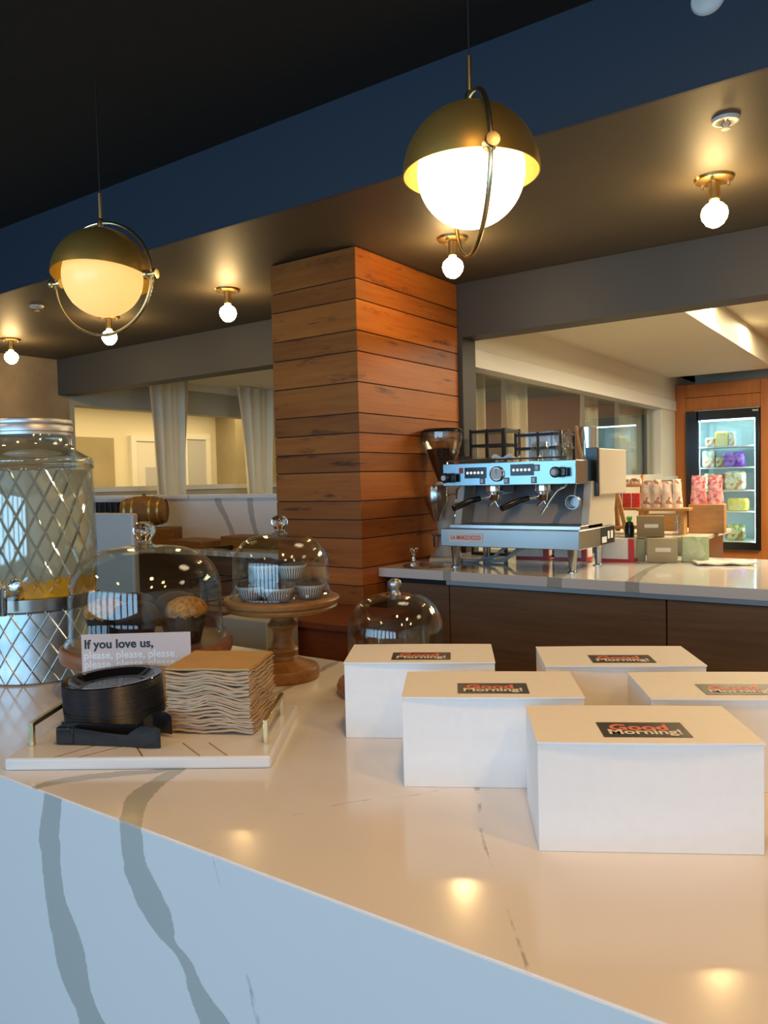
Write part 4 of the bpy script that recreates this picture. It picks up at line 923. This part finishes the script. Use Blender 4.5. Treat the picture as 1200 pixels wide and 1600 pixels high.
mk('door_glass', MB().box(ix0 + .02, ix1, -.03, -.024, iz0, iz1), 'pack_film', fg)
mk('liner', MB().box(ix0 - .03, ix0 - .02, 0, .55, Z0, Z1).box(ix1 + .02, ix1 + .03, 0, .55, Z0, Z1).box(ix0 - .03, ix1 + .03, .55, .56, Z0, Z1).box(ix0 - .03, ix1 + .03, 0, .55, Z0 - .01, Z0).box(ix0 - .03, ix1 + .03, 0, .55, Z1, Z1 + .01), 'fridge_inner', fg)
mk('light_strip', MB().box(ix0 + .001, ix0 + .016, .0, .02, iz0, iz1), 'led', fg)
mk('light_strip', MB().box(ix1 - .012, ix1 + .008, .0, .02, iz0, iz1), 'led', fg)
mk('light_strip', MB().box(ix0 + .03, ix1 - .03, .02, .05, iz1 - .01, iz1 + .01), 'led', fg)
text('maker_lettering', 'TRUE', .022, 'ink_white', fg, face_M((.275, -.051, 1.935), (1, 0, 0), (0, 0, 1)), bold=.0006, ext=.0006)
SH = [.672, .966, 1.173, 1.40, 1.609]
for z in SH: mk('shelf', MB().box(ix0, ix1, .03, .50, z - .012, z), 'ink_white', fg)
def goods(dx, z, w_, h_, mat, name, label, cat, y=.06, d_=.10, rz=0):
    t_ = tag(mk(name, MB().box(-w_ / 2, w_ / 2, 0, d_, 0, h_), mat, loc=(-1.7025 + dx, FY + y, z + .0006), rot=(0, 0, rz), bev=min(w_, h_) * .18), label, cat, 'food packs in the fridge'); return t_
goods(-.13, SH[4], .10, .09, 'food_white', 'food_pack', 'pale low pack at the left of the top fridge shelf', 'food pack')
goods(-.03, SH[4], .13, .15, 'food_yellow', 'food_pack', 'yellow green pack in the middle of the top fridge shelf', 'food pack')
goods(.07, SH[4], .05, .14, 'food_white', 'food_pack', 'thin pale pack right of the yellow one on the top shelf', 'food pack')
goods(-.15, SH[3], .12, .17, 'food_white', 'food_pack', 'white pack at the left of the second fridge shelf', 'food pack')
goods(-.04, SH[3], .08, .10, 'food_green', 'food_pack', 'dark green pack behind the purple one in the fridge', 'food pack')
goods(.08, SH[3], .20, .15, 'purple', 'purple_pack', 'bright purple pack on the second fridge shelf', 'food pack')
goods(-.13, SH[2], .13, .17, 'food_green', 'food_pack', 'green salad pack at the left of the third shelf', 'food pack')
goods(-.04, SH[2], .06, .16, 'food_red', 'food_pack', 'dark red pack in the middle of the third shelf', 'food pack')
goods(.09, SH[2], .20, .185, 'food_white', 'food_pack', 'large pale patterned pack on the third fridge shelf', 'food pack')
goods(-.11, SH[1], .18, .135, 'food_red', 'food_pack', 'red brown pack at the left of the fourth shelf', 'food pack')
goods(.12, SH[1], .19, .125, 'food_yellow', 'food_pack', 'bright yellow pack on the fourth fridge shelf', 'food pack')
goods(.10, SH[0], .18, .16, 'food_green', 'food_pack', 'green pack on the fridge floor', 'food pack', rz=.2)
for k in range(3): tumbler(-1.88 + k * .055, FY + .10, SH[0] + .0005, .022, .14, 'clear bottle on the fridge floor, ' + ('leftmost', 'middle one', 'nearest the green pack')[k], name='clear_bottle')['group'] = 'clear bottles on the fridge floor'

# ---------------------------------------------------------------- side counter goods
AX = Vector((.817, .577, 0)); Mb = Matrix.Rotation(math.atan2(.577, .817), 3, 'Z') @ Matrix.Rotation(R(90), 3, 'Y')
br = thing('wooden_barrel', 'small wooden barrel lying on the side counter', 'barrel', (-4.56, 3.52, 1.165))
L = .15
def bw(z): return .083 + .027 * (1 - (z / L) ** 2)
mk('staves', MB().lathe([(0, -L + .01), (.078, -L + .01), (.083, -L)] + [(bw(z), z) for z in [L * (k / 8 - 1) for k in range(1, 16)]] + [(.083, L), (.078, L - .01), (0, L - .01)], (0, 0, 0), 40, Mb), 'barrel_wood', br)
for z in (-.115, -.06, .06, .115): mk('hoop', MB().lathe([(bw(z - .008) , z - .008), (bw(z) + .004, z - .008), (bw(z) + .004, z + .008), (bw(z + .008), z + .008)], (0, 0, 0), 40, Mb), 'brass_dark', br)
mk('bung', MB().cyl((0, 0, .108), (0, 0, .125), .012), 'barrel_wood', br)
cdl = tag(mk('barrel_cradle', MB().box(-.14, .17, -.09, .09, 0, .123), 'barrel_wood', loc=(-4.47, 3.53, .9305), rot=(0, 0, R(30)), bev=.01), 'brown wooden block below the barrel', 'block')
for k in range(6):
    tag(mk('dark_cup', MB().lathe([(0, 0), (.026, 0), (.036, .09), (.034, .09), (.024, .006), (0, .006)], seg=20), 'black_plastic', loc=(-5.24 + k * .066, 3.55, 1.14)), 'small dark cup in the row beside the barrel', 'cup', 'dark cups beside the barrel')
tag(mk('cup_box', MB().box(-5.33, -4.83, 3.46, 3.66, .9305, 1.1395), 'appliance_white', bev=.004), 'plain white box under the row of dark cups', 'box')
for x, y, z, sx, sy, sz, rz, lab in ((-3.55, 3.64, .9305, .52, .20, .075, 4, 'long shallow wooden tray on the side counter beside the column'), (-4.06, 3.56, .9305, .42, .24, .045, -8, 'low brown wooden board between the barrel and the long tray')):
    tag(mk('wooden_tray', MB().box(-sx / 2, sx / 2, -sy / 2, sy / 2, 0, sz), 'barrel_wood', loc=(x, y, z), rot=(0, 0, R(rz)), bev=.006), lab, 'tray', 'wooden trays on the side counter')
tag(mk('spatula', MB().tube([(-.09, 0, .012), (0, 0, .014), (.07, .0, .016)], [.008, .011, .016], 10), 'black_plastic', loc=(-3.66, 3.42, .9305)), 'black handled utensil at the front of the side counter', 'utensil')
tag(mk('wire_basket', MB().tube([(-.10, -.10, .12), (.10, -.10, .12), (.10, .10, .12), (-.10, .10, .12)], .005, 6, True).tube([(-.08, -.08, 0), (.08, -.08, 0), (.08, .08, 0), (-.08, .08, 0)], .005, 6, True)
       .tube([(-.10, -.10, .12), (-.08, -.08, 0)], .004, 6).tube([(.10, -.10, .12), (.08, -.08, 0)], .004, 6).tube([(.10, .10, .12), (.08, .08, 0)], .004, 6).tube([(0, -.10, .12), (0, -.08, 0)], .004, 6), 'black_matte', loc=(-2.84, 2.62, .7655)), 'black wire basket on the wooden ledge beside the column', 'basket')
tag(mk('alarm_bell', MB().lathe([(0, .05), (.05, .045), (.075, .02), (.08, 0), (0, 0)], (0, 0, 0), 32, Matrix.Rotation(R(90), 3, 'Y')), 'dark_red', loc=(-5.999, 3.03, 1.74)), 'dark red rounded fitting on the concrete wall', 'wall fitting')

# ---------------------------------------------------------------- curtains
def curtain(x, y0, y1, z0, z1, label, group, pinch=.25, shift=0., folds=5, amp=.022):
    def f(u, v):
        yc, hw = (y0 + y1) / 2 + shift * (1 - v), (y1 - y0) / 2 * (1 - pinch * math.sin(min(1, (1 - v) * 1.2) * PI / 2))
        y = yc + (u - .5) * 2 * hw
        return (x + amp * math.sin(u * folds * 2 * PI + 1.2 * math.sin(v * 3 + u * 4)) * (.7 + .5 * math.sin(u * 7 + 1)) + .5 * amp * math.sin(u * folds * 4.1 + 2 + v), y, z0 + v * (z1 - z0))
    tag(mk('curtain', MB().sheet(f, folds * 12, 14, (.003, 0, 0)), 'curtain', ang=80), label, 'curtain', group)
curtain(-5.80, 4.56, 5.03, .4, 2.335, 'cream curtain above the wooden barrel', 'curtains in the left opening', .30)
curtain(-5.80, 5.66, 6.26, .4, 2.335, 'cream curtain in the left opening, next to the column', 'curtains in the left opening', .42, .0)
curtain(-2.40, 4.20, 4.56, .4, 2.335, 'pale curtain behind the window glass, nearest the dark jamb', 'curtains behind the window glass', .1)
curtain(-2.40, 4.82, 5.20, .4, 2.335, 'pale curtain behind the window glass, above the display cases', 'curtains behind the window glass', .1)
curtain(-2.40, 6.28, 6.62, .4, 2.335, 'pale curtain behind the window glass, above the steel tumbler', 'curtains behind the window glass', .1)
curtain(-2.40, 7.15, 7.95, .4, 2.335, 'wide pale curtain behind the far end of the window glass', 'curtains behind the window glass', .0, folds=9)
bpy.context.view_layer.update()
